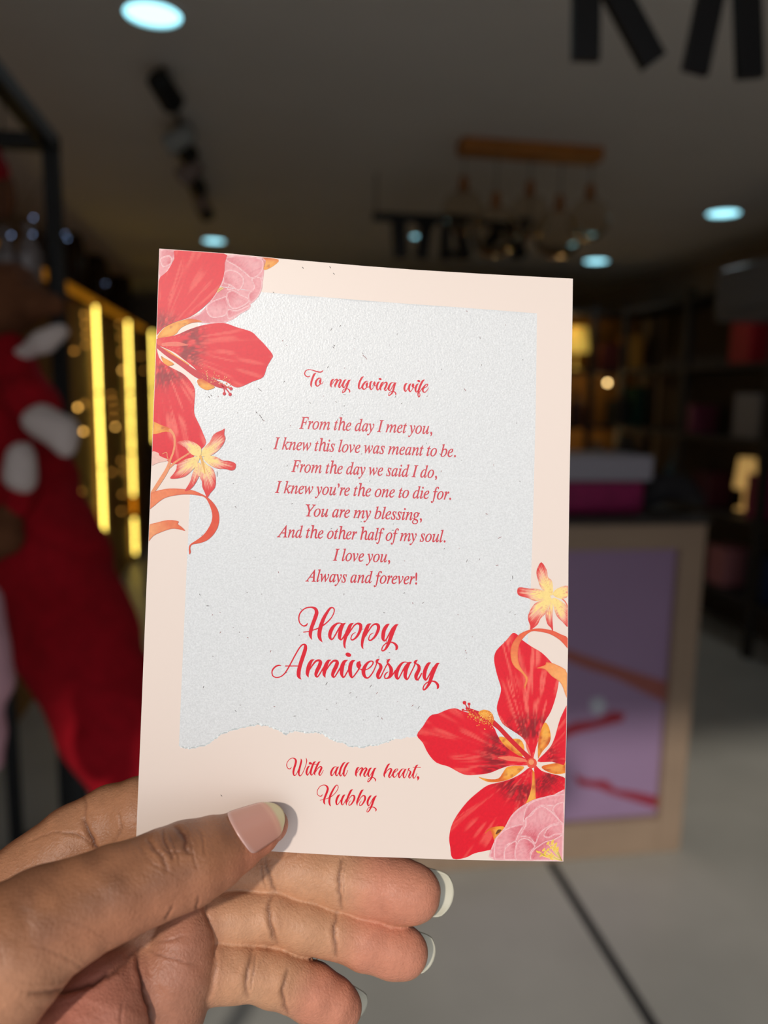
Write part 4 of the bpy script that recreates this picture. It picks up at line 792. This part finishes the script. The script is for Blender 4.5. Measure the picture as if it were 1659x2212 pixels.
downlight(901, 508, 'small dim round ceiling light among the black hanging letters', .04)
# ---- track of spotlights
M_tr_b = mat('track_black', (14, 14, 15), .5); M_tr_g = mat('track_grey', (150, 154, 152), .4); M_tr_p = mat('track_pinkish', (140, 122, 116), .4)
a, b = at_z(352, 150, CEIL - .02), at_z(440, 432, CEIL - .02)
tr = thing('track_light', (a + b) / 2, 'ceiling track of black and grey spotlight heads running into the shop', 'track light')
C0 = (a + b) / 2; dv = (b - a)
mb = MB(); dn = dv.normalized(); sd = Vector((dn.y, -dn.x, 0)); MB_r = mb.tube([a - C0, b - C0], .012, 4); mb.build('track_rail', mat('track_rail_grey', (84, 78, 66), .5), tr)
for k, (f_, m_, dr) in enumerate([(.02, M_tr_b, (.10, .25, -.10)), (.30, M_tr_g, (-.35, .1, -.2)), (.36, M_tr_b, (.12, .3, -.12)), (.56, M_tr_p, (-.3, .1, -.25)), (.68, M_tr_b, (.1, .35, -.12)), (.84, M_tr_p, (.05, .3, -.15)), (.98, M_tr_b, (.1, .3, -.15))]):
    p = a + dv * f_ - C0; d = Vector(dr).normalized(); q = p + Vector((0, 0, -.05))
    h = MB().tube([p, q], .008, 8); h.tube([q - d * .055, q - d * .05, q + d * .06, q + d * .065], [.030, .038, .042, .036], 16).build('spotlight_head', m_, tr, smooth=False)
# ---- wooden pendant lamp with five globes
M_wood = mat('oiled_wood', (168, 106, 44), .5, noise=.15, nscale=9); M_brass = mat('amber_brass', (150, 92, 40), .4, metal=.3); M_cord = mat('cord_black', (22, 20, 18), .6)
M_globe = mat('clear_globe_glass', (235, 225, 210), .03, trans=1.0, ior=1.03)
p0, p1 = at_z(992, 318, CEIL - .03), at_z(1294, 340, CEIL - .03); p1.y = p0.y; pc = (p0 + p1) / 2
pl = thing('pendant_lamp', (pc.x, pc.y, CEIL), 'pendant lamp with a wooden ceiling beam and five hanging clear globes', 'pendant lamp')
hw = (p1 - p0).length / 2
MB().box((-hw, -.05, -.055), (hw, .05, 0), .004).build('ceiling_beam', M_wood, pl)
for k, (fx, py) in enumerate([(-.92, 395), (-.46, 430), (.02, 405), (.46, 436), (.90, 412)]):
    q = at_y(1143 + fx * 150, py, pc.y); z = q.z - CEIL; x = fx * hw
    MB().tube([(x, 0, -.05), (x, 0, z + .02)], .0022, 6).build('cord', M_cord, pl)
    cap = MB().lathe([(.006, .028), (.018, .024), (.02, -.02), (.026, -.03)], (x, 0, z), 20).build('lamp_socket', M_brass, pl)
    R_ = .105 if k % 2 else .09
    g = MB(); g.lathe([(R_ * math.sin(t_), R_ * math.cos(t_)) for t_ in np.linspace(.28, PI - .01, 18)], (x, 0, z - .03 - R_ * .96), 32)
    g.build('glass_globe', M_globe, pl, smooth=True)
# ---- dark hanging letters
M_let = mat('black_acrylic', (13, 13, 17), .35, .5)
def bar2(mb, p, q, w, y0, y1):
    p = Vector((p[0], 0, p[1])); q = Vector((q[0], 0, q[1])); d = (q - p).normalized(); n_ = Vector((-d.z, 0, d.x)) * w / 2
    P = [p + n_, p - n_, q - n_, q + n_]; vs = [Vector((v.x, y0, v.z)) for v in P] + [Vector((v.x, y1, v.z)) for v in P]
    mb.add(vs, [[0, 1, 2, 3], [7, 6, 5, 4]] + [[i, 4 + i, 4 + (i + 1) % 4, (i + 1) % 4] for i in range(4)])
def letter(name, label, Y, strokes, depth, group, cat='sign letter', org=None):
    """strokes in photograph pixels on the plane y = Y"""
    pts = [at_y(*s_[0], Y) for s_ in strokes] + [at_y(*s_[1], Y) for s_ in strokes]
    c = sum(pts, Vector()) / len(pts); mb = MB()
    for s_ in strokes:
        p, q = at_y(*s_[0], Y), at_y(*s_[1], Y); w = s_[2] / FPX * Y * 1.02
        bar2(mb, ((p - c).x, (p - c).z), ((q - c).x, (q - c).z), w, 0, depth)
    o = mb.build(name, M_let); o.location = c; return tag(o, label, cat, group)
def rod(p, label_parent): pass
YS = 1.15
letter('sign_letter', 'big black hanging letter with a straight stem and a kicked-out leg, upper right', YS, [((1268, 128), (1272, -210), 58), ((1416, 132), (1312, -60), 58), ((1300, -70), (1400, -205), 54)], .012, 'big black letters hanging at the entrance')
letter('sign_letter', 'big black hanging letter with one slanted and one upright stroke at the right edge', YS, [((1505, 154), (1580, -200), 58), ((1625, 166), (1612, -200), 60), ((1580, -190), (1640, -180), 50)], .012, 'big black letters hanging at the entrance')
YD = 3.9
rail = MB(); ra, rb = at_y(805, 467, YD), at_y(1150, 482, YD); rc = (ra + rb) / 2
ro = MB().tube([ra - rc, rb - rc], .022, 8).build('letter_rail', M_let); ro.location = rc; tag(ro, 'black rail under the ceiling that carries the far hanging letters', 'rail')
for (lb, sk) in (('far black letter at the left end of the rail with a single stem', [((862, 470), (868, 555), 28)]), ('far black letter on the rail right of the dim ceiling light with an upright stem', [((925, 472), (912, 556), 26), ((900, 476), (942, 479), 14)]), ('far black letter on the rail with two stems and a low crossbar', [((965, 478), (962, 560), 20), ((995, 482), (1008, 560), 24), ((965, 545), (1000, 550), 14)]), ('far black slanted letter near the middle of the rail', [((1082, 490), (1045, 545), 30), ((1070, 478), (1082, 530), 16)]), ('far black letter at the right end of the rail with crossing strokes', [((1105, 485), (1135, 555), 16), ((1142, 488), (1112, 556), 14)])):
    letter('sign_letter', lb, YD + .02, sk, .05, 'far black letters on the ceiling rail')
# hanging wires up to the ceiling
for (nm, px, py, Y) in (('hanging_wire', 812, 467, YD), ('hanging_wire', 1146, 482, YD)):
    p = at_y(px, py, Y); o = MB().tube([(0, 0, 0), (0, 0, CEIL - p.z)], .004, 6).build(nm, M_let); o.location = p; tag(o, 'thin black wire holding the ' + ('left' if px < 900 else 'right') + ' end of the far letter rail', 'wire')

# ---- display counter on the right
CY0 = at_z(1474, 1838, 0).y
cx1 = (at_y(1522, 1150, CY0).x + at_y(1474, 1840, CY0).x) / 2; ctop = at_y(1500, 1132, CY0).z; cx0 = .52
M_cw = mat('pale_counter_wood', (150, 128, 108), .5, noise=.06, nscale=5); M_lil = mat('lilac_panel', (150, 124, 156), .4, noise=.03, nscale=3)
ct = thing('display_counter', ((cx0 + cx1) / 2, CY0, 0), 'pale wood counter with a lilac picture panel set in its front', 'counter')
W2 = (cx1 - cx0) / 2
MB().box((-W2, 0, .0), (-W2 + .088, .06, ctop), .004).box((W2 - .088, 0, 0), (W2, .06, ctop), .004).box((-W2 + .088, 0, ctop - .085), (W2 - .088, .06, ctop), .004).box((-W2 + .088, 0, 0), (W2 - .088, .06, .13), .004).build('front_frame', M_cw, ct)
MB().box((-W2, .06, 0), (W2, .55, ctop - .02), .004).build('cabinet_body', M_cw, ct)
MB().box((-W2 - .01, -.01, ctop - .001), (W2 + .01, .56, ctop + .022), .004).build('counter_top', mat('dark_counter_top', (48, 42, 38), .5), ct)
pn = MB().box((-W2 + .09, .03, .132), (W2 - .09, .058, ctop - .087)).build('front_panel', M_lil, ct); pn['label'] = 'lilac panel printed with hands holding ribbons'
M_pr = mat('printed_skin_brown', (150, 84, 76), .5); M_pr2 = mat('printed_dark_red', (140, 36, 52), .5); M_pr3 = mat('printed_pale_blue', (176, 178, 190), .5)
def on_panel(px, py): q = at_y(px, py, CY0 + .03); return (q.x - (cx0 + cx1) / 2, q.z)
def panel_shape(name, pts, m, k):
    f = MB(); f.prism([on_panel(*p) for p in pts], 0, .0012, Matrix(((1, 0, 0, 0), (0, 0, -1, .0298 - .0012 * 0), (0, 1, 0, 0), (0, 0, 0, 1)))); return f.build(name, m, pn)
panel_shape('printed_arm', [(1180, 1385), (1260, 1415), (1330, 1438), (1448, 1476), (1446, 1522), (1400, 1500), (1330, 1465), (1270, 1445), (1180, 1410)], M_pr, 1)
panel_shape('printed_hand', [(1180, 1590), (1240, 1560), (1290, 1555), (1320, 1536), (1350, 1540), (1345, 1558), (1300, 1570), (1240, 1585), (1180, 1620)], M_pr2, 1)
panel_shape('printed_ribbon', [(1240, 1672), (1270, 1685), (1310, 1686), (1330, 1705), (1370, 1710), (1425, 1722), (1422, 1746), (1370, 1730), (1330, 1718), (1290, 1702), (1250, 1696)], M_pr2, 1)
panel_shape('printed_bow', [(1275, 1510), (1300, 1505), (1310, 1525), (1295, 1545), (1275, 1535)], M_pr3, 1)
# things on the counter
def gbox(name, px0, px1, py0, py1, Y, d, m, label, cat, group=None, bev=.004, z=None):
    p, q = at_y(px0, py1, Y), at_y(px1, py0, Y); o = MB().box((0, 0, 0), (abs(q.x - p.x), d, abs(q.z - p.z)), bev).build(name, m)
    o.location = (min(p.x, q.x), Y, z if z is not None else min(p.z, q.z)); return tag(o, label, cat, group)
ztop = ctop + .022
gz = lambda Y, px, py: at_y(px, py, Y).z
M_gw = mat('grey_white_card', (150, 146, 156), .5); M_mag = mat('magenta_satin', (140, 34, 84), .35, noise=.2, nscale=20); M_dk = mat('dark_fabric', (30, 28, 32), .8)
pk = MB().box((0, 0, 0), (.40, .22, .11), .02); o = pk.build('gift_bag', M_mag); q = at_y(1235, 1125, CY0 + .10); o.location = (q.x - .14, CY0 + .10, ztop); tag(o, 'magenta wrapped gift pack lying on the counter under the pale box', 'gift')
o = MB().box((0, 0, 0), (.46, .24, .085), .006).build('storage_box', M_gw); o.location = (q.x - .18, CY0 + .095, ztop + .11); tag(o, 'pale grey flat box resting on the magenta pack on the counter', 'box')
mb = MB(); mb.tube([(0, 0, .03), (.08, 0, .085), (.16, 0, .075), (.24, 0, .03)], [.03, .055, .05, .02], 14); o = mb.build('fabric_bundle', M_dk, smooth=True); o.location = (at_y(1400, 1100, CY0 + .14).x, CY0 + .2, ztop - .005); tag(o, 'dark folded fabric bundle at the right end of the counter', 'fabric')
# ---- shelving: along the back and the right
M_sh = mat('dark_shelf_wood', (34, 28, 24), .6); M_bk = mat('warm_back_panel', (150, 104, 44), .7, noise=.15, nscale=4)
def rack(x0, x1, y0, y1, z1, levels, label, axis, posts=3, back=None):
    t = thing('shelving_unit', ((x0 + x1) / 2, (y0 + y1) / 2, 0), label, 'shelves'); c = Vector(t.location)
    L = lambda *v: Vector(v) - c
    for k in range(posts):
        f = k / (posts - 1)
        if axis == 'x': xs, ys = x0 + f * (x1 - x0 - .05), y0; MB().box(L(xs, ys, 0), L(xs + .05, ys + .05, z1)).build('post', M_sh, t)
        else: xs, ys = x0, y0 + f * (y1 - y0 - .05); MB().box(L(xs, ys, 0), L(xs + .05, ys + .05, z1)).build('post', M_sh, t)
    for z in levels: MB().box(L(x0 + .001, y0 + .002, z - .03), L(x1 - .001, y1 - .002, z)).build('shelf', M_sh, t)
    if axis == 'x': MB().box(L(x0, y1 - .02, 0), L(x1, y1, z1)).build('back_panel', back, t)
    else: MB().box(L(x1 - .02, y0, 0), L(x1, y1, z1)).build('back_panel', back, t)
    return t
LV = [.35, .85, 1.35, 1.82, 2.3]
rack(1.1, 3.4, 6.2, 6.6, 2.35, LV, 'dark shelving unit across the far end of the shop with warm back panel', 'x', 5, M_bk)
rack(3.0, 3.4, 3.2, 6.1, 2.35, LV, 'dark shelving unit along the right-hand wall', 'y', 4, mat('dark_back_panel', (66, 54, 44), .7))
def item(kind, x, y, z, s_, colr, label, cat, group=None, emit=0):
    m_ = mat(kind + '_colour', colr, .5, emit=emit); mb = MB()
    if kind in ('gift_box', 'storage_box', 'book', 'photo_frame'): mb.box((-s_[0] / 2, -s_[1] / 2, 0), (s_[0] / 2, s_[1] / 2, s_[2]), .006)
    elif kind in ('bottle', 'vase'): r = s_[0] / 2; h = s_[2]; mb.lathe([(r * .9, 0), (r, h * .05), (r, h * .6), (r * .4, h * .78), (r * .38, h), (.001, h)], n=18)
    elif kind == 'shopping_bag':
        mb.box((-s_[0] / 2, -s_[1] / 2, 0), (s_[0] / 2, s_[1] / 2, s_[2]), .003); mb.tube([(-s_[0] * .2, -s_[1] / 2, s_[2]), (-s_[0] * .15, -s_[1] / 2, s_[2] * 1.25), (s_[0] * .15, -s_[1] / 2, s_[2] * 1.25), (s_[0] * .2, -s_[1] / 2, s_[2])], .006, 6)
    elif kind == 'table_lamp': h = s_[2]; mb.lathe([(.05, 0), (.05, .01), (.008, .02), (.008, h * .4), (s_[0] / 2, h * .42), (s_[0] / 2 * .75, h), (.001, h)], n=20)
    o = mb.build(kind, m_); o.location = (x, y, z + .0015); return tag(o, label, cat, group)
Yb = 6.41
for (k, px, lv, s_, c_, lb, ct_) in (
    ('gift_box', 1311, 1.82, (.20, .2, .22), (92, 34, 28), 'dull red-brown box on the upper back shelf beside the card', 'box'), ('storage_box', 1357, 1.82, (.16, .2, .30), (190, 128, 50), 'upright amber box on the upper back shelf', 'box'),
    ('book', 1378, 1.35, (.09, .2, .34), (20, 62, 52), 'tall dark green book on the middle back shelf', 'book'), ('book', 1402, 1.35, (.08, .2, .36), (112, 92, 26), 'tall olive book beside the dark green one', 'book'),
    ('storage_box', 1448, 1.35, (.28, .22, .14), (62, 84, 74), 'grey-green flat box on the middle back shelf', 'box'), ('gift_box', 1415, 1.82, (.20, .2, .22), (116, 82, 66), 'dusty pink box on the upper back shelf', 'box'),
    ('shopping_bag', 1340, 1.35, (.16, .14, .22), (44, 52, 48), 'dark grey-green paper bag on the middle back shelf', 'bag'), ('vase', 1300, .85, (.2, .2, .34), (28, 34, 44), 'dark blue-black vase on the lower back shelf', 'vase'), ('vase', 1365, .85, (.24, .2, .42), (24, 26, 34), 'taller black vase on the lower back shelf', 'vase'),
    ('storage_box', 1430, .85, (.30, .22, .12), (92, 88, 104), 'grey-lilac box lying on the lower back shelf', 'box'), ('bottle', 1250, 1.35, (.12, .12, .3), (70, 40, 40), 'maroon bottle on the middle back shelf nearest the card', 'bottle')):
    q = at_y(px, 800, Yb); item(k, q.x, Yb, lv, s_, c_, lb, ct_)
for (k, px, Yv, lv, s_, c_, lb, ct_) in (
    ('bottle', 1505, 5.45, .85, (.13, .13, .36), (26, 92, 122), 'teal blue bottle on the right-hand shelves', 'bottle'), ('gift_box', 1598, 4.62, 1.82, (.20, .22, .30), (150, 22, 30), 'bright red box on the upper right-hand shelf', 'box'), ('storage_box', 1622, 4.45, 1.35, (.26, .26, .28), (120, 112, 108), 'grey box on the right-hand shelf below the red box', 'box'),
    ('gift_box', 1540, 5.2, 1.35, (.2, .2, .2), (120, 50, 70), 'dusky rose box on the right-hand shelf near the corner', 'box'), ('shopping_bag', 1632, 4.35, .85, (.18, .16, .28), (150, 34, 84), 'magenta paper bag low on the right-hand shelves', 'bag'), ('gift_box', 1590, 4.66, .35, (.22, .2, .26), (176, 112, 116), 'pale pink box on the lowest right-hand shelf', 'box'), ('storage_box', 1646, 4.25, .35, (.2, .2, .28), (20, 36, 70), 'navy box on the lowest right-hand shelf', 'box'), ('gift_box', 1560, 4.95, .85, (.18, .2, .24), (72, 24, 40), 'maroon box low on the right-hand shelves', 'box')):
    item(k, 3.19, Yv, lv, s_, c_, lb, ct_)
q = at_y(1252, 690, Yb); item('table_lamp', q.x, Yb + .03, 1.82, (.22, .2, .36), (250, 205, 90), 'small lit yellow lamp on the upper back shelf beside the card', 'lamp', emit=.35)
item('table_lamp', 3.15, 4.52, .88, (.14, .14, .34), (240, 190, 110), 'small warm lit lamp on the right-hand shelf', 'lamp', emit=.35)
q = at_y(1312, 827, 6.1); t = thing('wall_lamp', q, 'tiny glowing round bulb on a rod in front of the back shelves', 'lamp')
MB().lathe([(.014 * math.sin(a_), .014 * math.cos(a_)) for a_ in np.linspace(.05, PI - .05, 9)], n=14).build('bulb', mat('bulb_glow', (255, 214, 140), .4, emit=9), t); MB().tube([(.02, 0, 0), (.2, 0, .012), (.24, .11, .012)], .012, 8).build('bracket', M_brass, t)
# air conditioner
q = at_y(1650, 610, 3.4); ac = thing('air_conditioner', (q.x + .22, 3.4, q.z - .01), 'grey-white wall air conditioner at the upper right edge', 'air conditioner')
MB().box((-.16, -.3, -.10), (.30, .5, .14), .03).build('housing', mat('grey_white_plastic', (120, 122, 128), .4), ac); MB().box((-.17, -.26, -.13), (.12, .46, -.098), .01).build('louvre', mat('louvre_grey', (120, 120, 124), .4), ac)

# ---- left side: black rack, amber light strips, plush figure
M_blk = mat('black_rack_tube', (12, 12, 13), .5)
RY = 2.10; rp = at_y(109, 292, RY); rz = rp.z; rx = rp.x
rk = thing('display_rack', (rx, RY, 0), 'black square-tube display rack frame at the upper left', 'rack')
MB().box((-.018, -.018, 0), (.018, .018, rz)).build('upright', M_blk, rk)
MB().box((-.018, -1.25, 0), (.018, -1.214, rz)).build('upright', M_blk, rk)
MB().box((-.018, -1.25, rz - .036), (.018, .018, rz)).build('top_rail', M_blk, rk)
MB().box((-.80, -.018, rz - .036), (-.018, .018, rz)).build('top_rail', M_blk, rk)
MB().box((-.836, -.018, 0), (-.80, .018, rz)).build('upright', M_blk, rk)
M_strip = mat('amber_led', (255, 222, 100), .4, emit=6); M_strip2 = mat('dim_amber_led', (255, 150, 20), .4, emit=1.6); M_amb = mat('amber_acrylic', (190, 120, 20), .4, emit=.35)
LX = -1.10
def led(px, tops, label):
    r = ray(px, tops[0][0]); y = LX / r.x * r.y; zt = at_y(px, tops[0][0], y).z
    t = thing('light_strip', (LX, y, 0), label, 'light strip', 'vertical amber light strips on the left display')
    for (a_, b_, m_) in tops:
        za, zb = at_y(px, a_, y).z, at_y(px, b_, y).z
        MB().tube([(0, 0, zb), (0, 0, za)], .0075, 8).build('led_segment', m_, t)
    MB().box((-.03, .012, 0), (.03, .03, zt + .03)).build('backing_rail', mat('strip_backing', (60, 44, 20), .6), t)
    return y
ya = led(206, [(662, 846, M_strip), (850, 1006, M_strip), (1010, 1168, M_strip), (1176, 1190, M_strip2)], 'leftmost of the vertical amber light strips, the longest one')
yb = led(276, [(694, 846, M_strip), (850, 975, M_strip), (980, 1070, M_strip), (1074, 1110, M_strip2), (1120, 1196, M_strip)], 'middle vertical amber light strip with an orange break near its foot')
yc = led(328, [(716, 842, M_strip), (846, 955, M_strip)], 'vertical amber light strip partly behind the left edge of the card')
zz = at_y(206, 662, ya).z
tag(MB().box((-.02, 0, -.02), (.02, 6.2, .02)).build('shelf_light_bar', M_amb, origin=None), 'long dim amber light bar running along the top of the left display', 'light bar')
bpy.data.objects['shelf_light_bar'].location = (LX - .01, 2.2, zz + .035)
wr = rack(-1.42, -1.13, 3.2, 8.5, zz - .02, [.3, .75, 1.2, 1.65], 'dark display shelves along the left-hand wall', 'y', 4, M_bk)
# warm bulbs of a string light
rg = np.random.RandomState(12); M_bulb = mat('warm_bulb', (255, 190, 90), .4, emit=5); M_bulb2 = mat('faint_bulb', (220, 150, 60), .4, emit=1.8)
pts = [(182, 680), (184, 700), (186, 722), (185, 745), (160, 758), (182, 872), (168, 880), (180, 932), (240, 852), (243, 866), (246, 884), (246, 902), (249, 922), (258, 700), (260, 728), (262, 760), (264, 800), (262, 995), (266, 1018), (264, 1068), (262, 1104), (305, 770), (312, 800), (241, 1020), (175, 1062), (183, 1095)]
W_ = [Vector(((LX + .04), 0, 0)) for p in pts]; sp = []
for (x, y) in pts:
    r = ray(x, y); yy = (LX + .05) / r.x * r.y; sp.append(CAM + r * (yy / r.y))
c_ = sp[0].copy(); fl = thing('string_light', c_, 'string of small warm bulbs winding between the amber light strips', 'string light')
MB().tube([p - c_ + Vector((0, .012, 0)) for p in sp], .0015, 4).build('wire', M_cord, fl)
for k, p in enumerate(sp):
    MB().lathe([(.010 * math.sin(a_), .010 * math.cos(a_)) for a_ in np.linspace(.05, PI - .05, 7)], tuple(p - c_), 10).build('bulb', M_bulb if k in (12, 7, 6, 16) else M_bulb2, fl)
# glossy dark bottles on the rack and wall shelves
M_gl = mat('dark_brown_glass', (44, 26, 20), .12, .6); M_cell = mat('clear_wrap', (120, 112, 112), .18, .6)
def bottle(px, ptop, pbot, Y, r, m_, label):
    p, q = at_y(px, ptop, Y), at_y(px, pbot, Y); h = p.z - q.z
    o = MB().lathe([(r * .92, 0), (r, .015), (r, h * .58), (r * .8, h * .68), (r * .36, h * .78), (r * .34, h), (.001, h)], n=24).build('bottle', m_, smooth=True)
    o.location = q; return tag(o, label, 'bottle')
zs_ = zz - .02
for (px, pt, lb) in ((150, 440, 'tall dark glass bottle high on the left display, just right of the black rack upright'), (205, 505, 'dark glass bottle high on the left display, second right of the rack upright'), (256, 545, 'dark glass bottle high on the left display, nearest the card')):
    r = ray(px, 600); x_ = -1.275; y_ = x_ / r.x * r.y; h = at_y(px, pt, y_).z - zs_
    o = MB().lathe([(.11, 0), (.115, .02), (.115, h * .58), (.095, h * .70), (.045, h * .80), (.042, h), (.001, h)], n=24).build('bottle', M_gl, smooth=True)
    o.location = (x_, y_, zs_ + .0015); tag(o, lb, 'bottle')
M_cool = mat('cool_glint', (170, 200, 255), .4, emit=2.2)  # glowing dots added for the bluish highlights among the rack items
cp = [CAM + ray(x, y) * (2.35 / -ray(x, y).x * .42) for x, y in ((24, 508), (70, 506), (72, 470), (140, 505), (146, 515), (128, 538), (228, 612))]
sl_ = thing('string_light', cp[0], 'short string of cool white glowing dots added for highlights behind the black rack', 'string light')
MB().tube([Vector((rx, RY + .016, rz - .05)) - cp[0]] + [p - cp[0] + Vector((0, .006, 0)) for p in cp], .001, 4).build('wire', M_cord, sl_)
for p in cp: MB().lathe([(.004 * math.sin(a_), .004 * math.cos(a_)) for a_ in np.linspace(.05, PI - .05, 7)], tuple(p - cp[0]), 10).build('bulb', M_cool, sl_)

# plush figure: rounded chains in room space
def blob(name, chains, m_, parent, k=.02, vox=.011, kk=.03):
    N = [[(np.array((CAM + ray(x, y) * d * .88)[:]), r * d * .88 / FPX) for (x, y, d, r) in ch] for ch in chains]
    al = np.array([p - r for ch in N for p, r in ch]); ah = np.array([p + r for ch in N for p, r in ch]); lo = al.min(0) - .04; hi = ah.max(0) + .04
    n = np.ceil((hi - lo) / vox).astype(int) + 1; g = np.stack(np.meshgrid(*[lo[i] + np.arange(n[i]) * vox for i in range(3)], indexing='ij'), -1).reshape(-1, 3)
    f = None
    for ch in N:
        c = None
        for (a_, ra_), (b_, rb_) in zip(ch[:-1], ch[1:]): s_ = caps(g, a_, b_, ra_, rb_); c = s_ if c is None else smin(c, s_, kk)
        f = c if f is None else smin(f, c, k)
    f += (vnoise(g[:, 0] * 22 + g[:, 2] * 9, g[:, 2] * 22 + g[:, 1] * 13) - .5) * .012
    V, F = surface_nets(f.reshape(n), lo, vox); me = bpy.data.meshes.new(name); me.from_pydata([tuple(v - np.array(parent.location)) for v in V], [], F.tolist()); me.update(); me.shade_smooth(); me.materials.append(m_)
    o = bpy.data.objects.new(name, me); COL.objects.link(o); o.parent = parent; return o
M_red = mat('red_plush', (150, 8, 24), .9, .2, noise=.14, nscale=40, bump=.5, bscale=260, bdist=.004); M_fur = mat('brown_plush', (104, 66, 44), .95, .15, noise=.12, nscale=50, bump=.6, bscale=240, bdist=.005); M_wh = mat('white_plush_trim', (206, 192, 186), .95, .15, bump=.6, bscale=240, bdist=.005)
pf = thing('plush_figure', CAM + ray(60, 1000) * 1.54, 'large brown plush figure in a red suit with white cuffs at the left edge', 'plush toy')
blob('plush_body', [[(20, 640, 1.78, 72), (-60, 690, 1.78, 85)], [(70, 655, 1.74, 36), (112, 662, 1.72, 28)], [(-70, 720, 1.78, 90), (-60, 800, 1.78, 80)]], M_fur, pf)
blob('paw', [[(18, 1110, 1.62, 34), (8, 1160, 1.6, 36), (-30, 1190, 1.62, 34)]], M_fur, pf)
hc = CAM + ray(0, 600) * 1.78 * .88; MB().tube([hc - pf.location, Vector((rx, hc.y, rz - .03)) - pf.location], .002, 6).build('hanging_cord', M_cord, pf)
blob('red_suit', [[(-40, 790, 1.77, 80), (0, 900, 1.77, 90), (50, 1040, 1.76, 104), (105, 1200, 1.75, 122), (168, 1380, 1.73, 126), (245, 1560, 1.71, 112), (310, 1700, 1.70, 92), (370, 1830, 1.70, 70)], [(20, 770, 1.72, 50), (66, 860, 1.66, 48), (92, 890, 1.64, 42)], [(50, 1030, 1.64, 36), (38, 1090, 1.62, 34)]], M_red, pf)
c = blob('white_collar', [[(40, 770, 1.68, 16), (90, 742, 1.66, 22), (128, 716, 1.66, 16)]], M_wh, pf); c['label'] = 'white collar'
c = blob('white_cuff', [[(86, 905, 1.60, 36), (128, 935, 1.60, 36), (140, 965, 1.60, 24)]], M_wh, pf); c['label'] = 'white cuff of the raised sleeve'
c = blob('white_cuff', [[(48, 985, 1.60, 34), (44, 1030, 1.60, 38)]], M_wh, pf); c['label'] = 'white cuff of the lower sleeve'
pk_ = thing('plush_toy', CAM + ray(-30, 1500) * 1.144, 'pale pink plush toy only just showing at the left edge below the red figure', 'plush toy')
blob('pink_plush', [[(-42, 1300, 1.3, 46), (-32, 1480, 1.3, 52), (-40, 1640, 1.3, 40)]], mat('pink_plush_fabric', (196, 150, 160), .95, .15, bump=.5, bscale=240, bdist=.004), pk_)
# stand under the plush figure
ss = CAM + ray(60, 1420) * 2.5; stt = thing('display_stand', (ss.x, ss.y, 0), 'black metal stand with slim legs under the red plush figure', 'stand')
hs = ss.z - .02
for px in (30, 142):
    q = at_y(px, 1700, ss.y); MB().box((q.x - ss.x - .02, -.012, .02), (q.x - ss.x + .02, .012, hs)).box((q.x - ss.x - .02, -.16, 0), (q.x - ss.x + .02, .16, .02)).build('leg', M_blk, stt)
xa, xb = at_y(22, 1700, ss.y).x - ss.x, at_y(150, 1700, ss.y).x - ss.x
MB().box((xa, -.06, hs), (xb, .06, hs + .02)).build('stand_top', M_blk, stt)
# toys inside the rack
tt_ = thing('hanging_plush', CAM + ray(-10, 390) * 1.584, 'small brown plush toy with a red cap hanging in the rack at the left edge', 'plush toy')
blob('plush_head', [[(-16, 400, 1.8, 44), (-12, 430, 1.8, 44)]], M_fur, tt_); blob('red_cap', [[(-30, 345, 1.78, 36), (-20, 370, 1.78, 38)]], M_red, tt_)
zsh_ = at_y(60, 612, 2.02).z - .006
for k, (px, pt, pb, lb) in enumerate(((66, 470, 600, 'clear-wrapped gift in the rack beside the black upright'), (16, 500, 620, 'clear-wrapped gift in the rack at the very left edge'))):
    p = at_y(px, pb, 2.02); q = at_y(px, pt, 2.02); h = q.z - p.z; r_ = .027
    o = MB().lathe([(r_ * .8, 0), (r_, h * .1), (r_ * 1.05, h * .5), (r_ * .5, h * .78), (r_ * .2, h * .84), (r_ * .6, h), (.001, h * .98)], n=14).build('wrapped_gift', M_cell); o.location = (p.x, p.y, zsh_ + .0015); tag(o, lb, 'gift')
M_shelf = mat('rack_board', (54, 40, 28), .6); zsh = at_y(60, 612, 2.02).z
MB().box((-.79, -.15, zsh - .03), (-.02, -.019, zsh - .006)).build('rack_shelf', M_shelf, rk)

for (x, z) in ((1.7, 2.2), (2.6, 2.2), (2.1, 1.72), (2.9, 1.72), (2.1, 1.25), (2.9, 1.25), (2.6, .75)):   # unseen warm point lights added to brighten the far shelves
    l = bpy.data.lights.new('shelf_fill', 'POINT'); l.energy = .55; l.color = (1, .66, .28); l.shadow_soft_size = .03
    q = bpy.data.objects.new('shelf_fill', l); COL.objects.link(q); q.location = (x, 6.30, z)
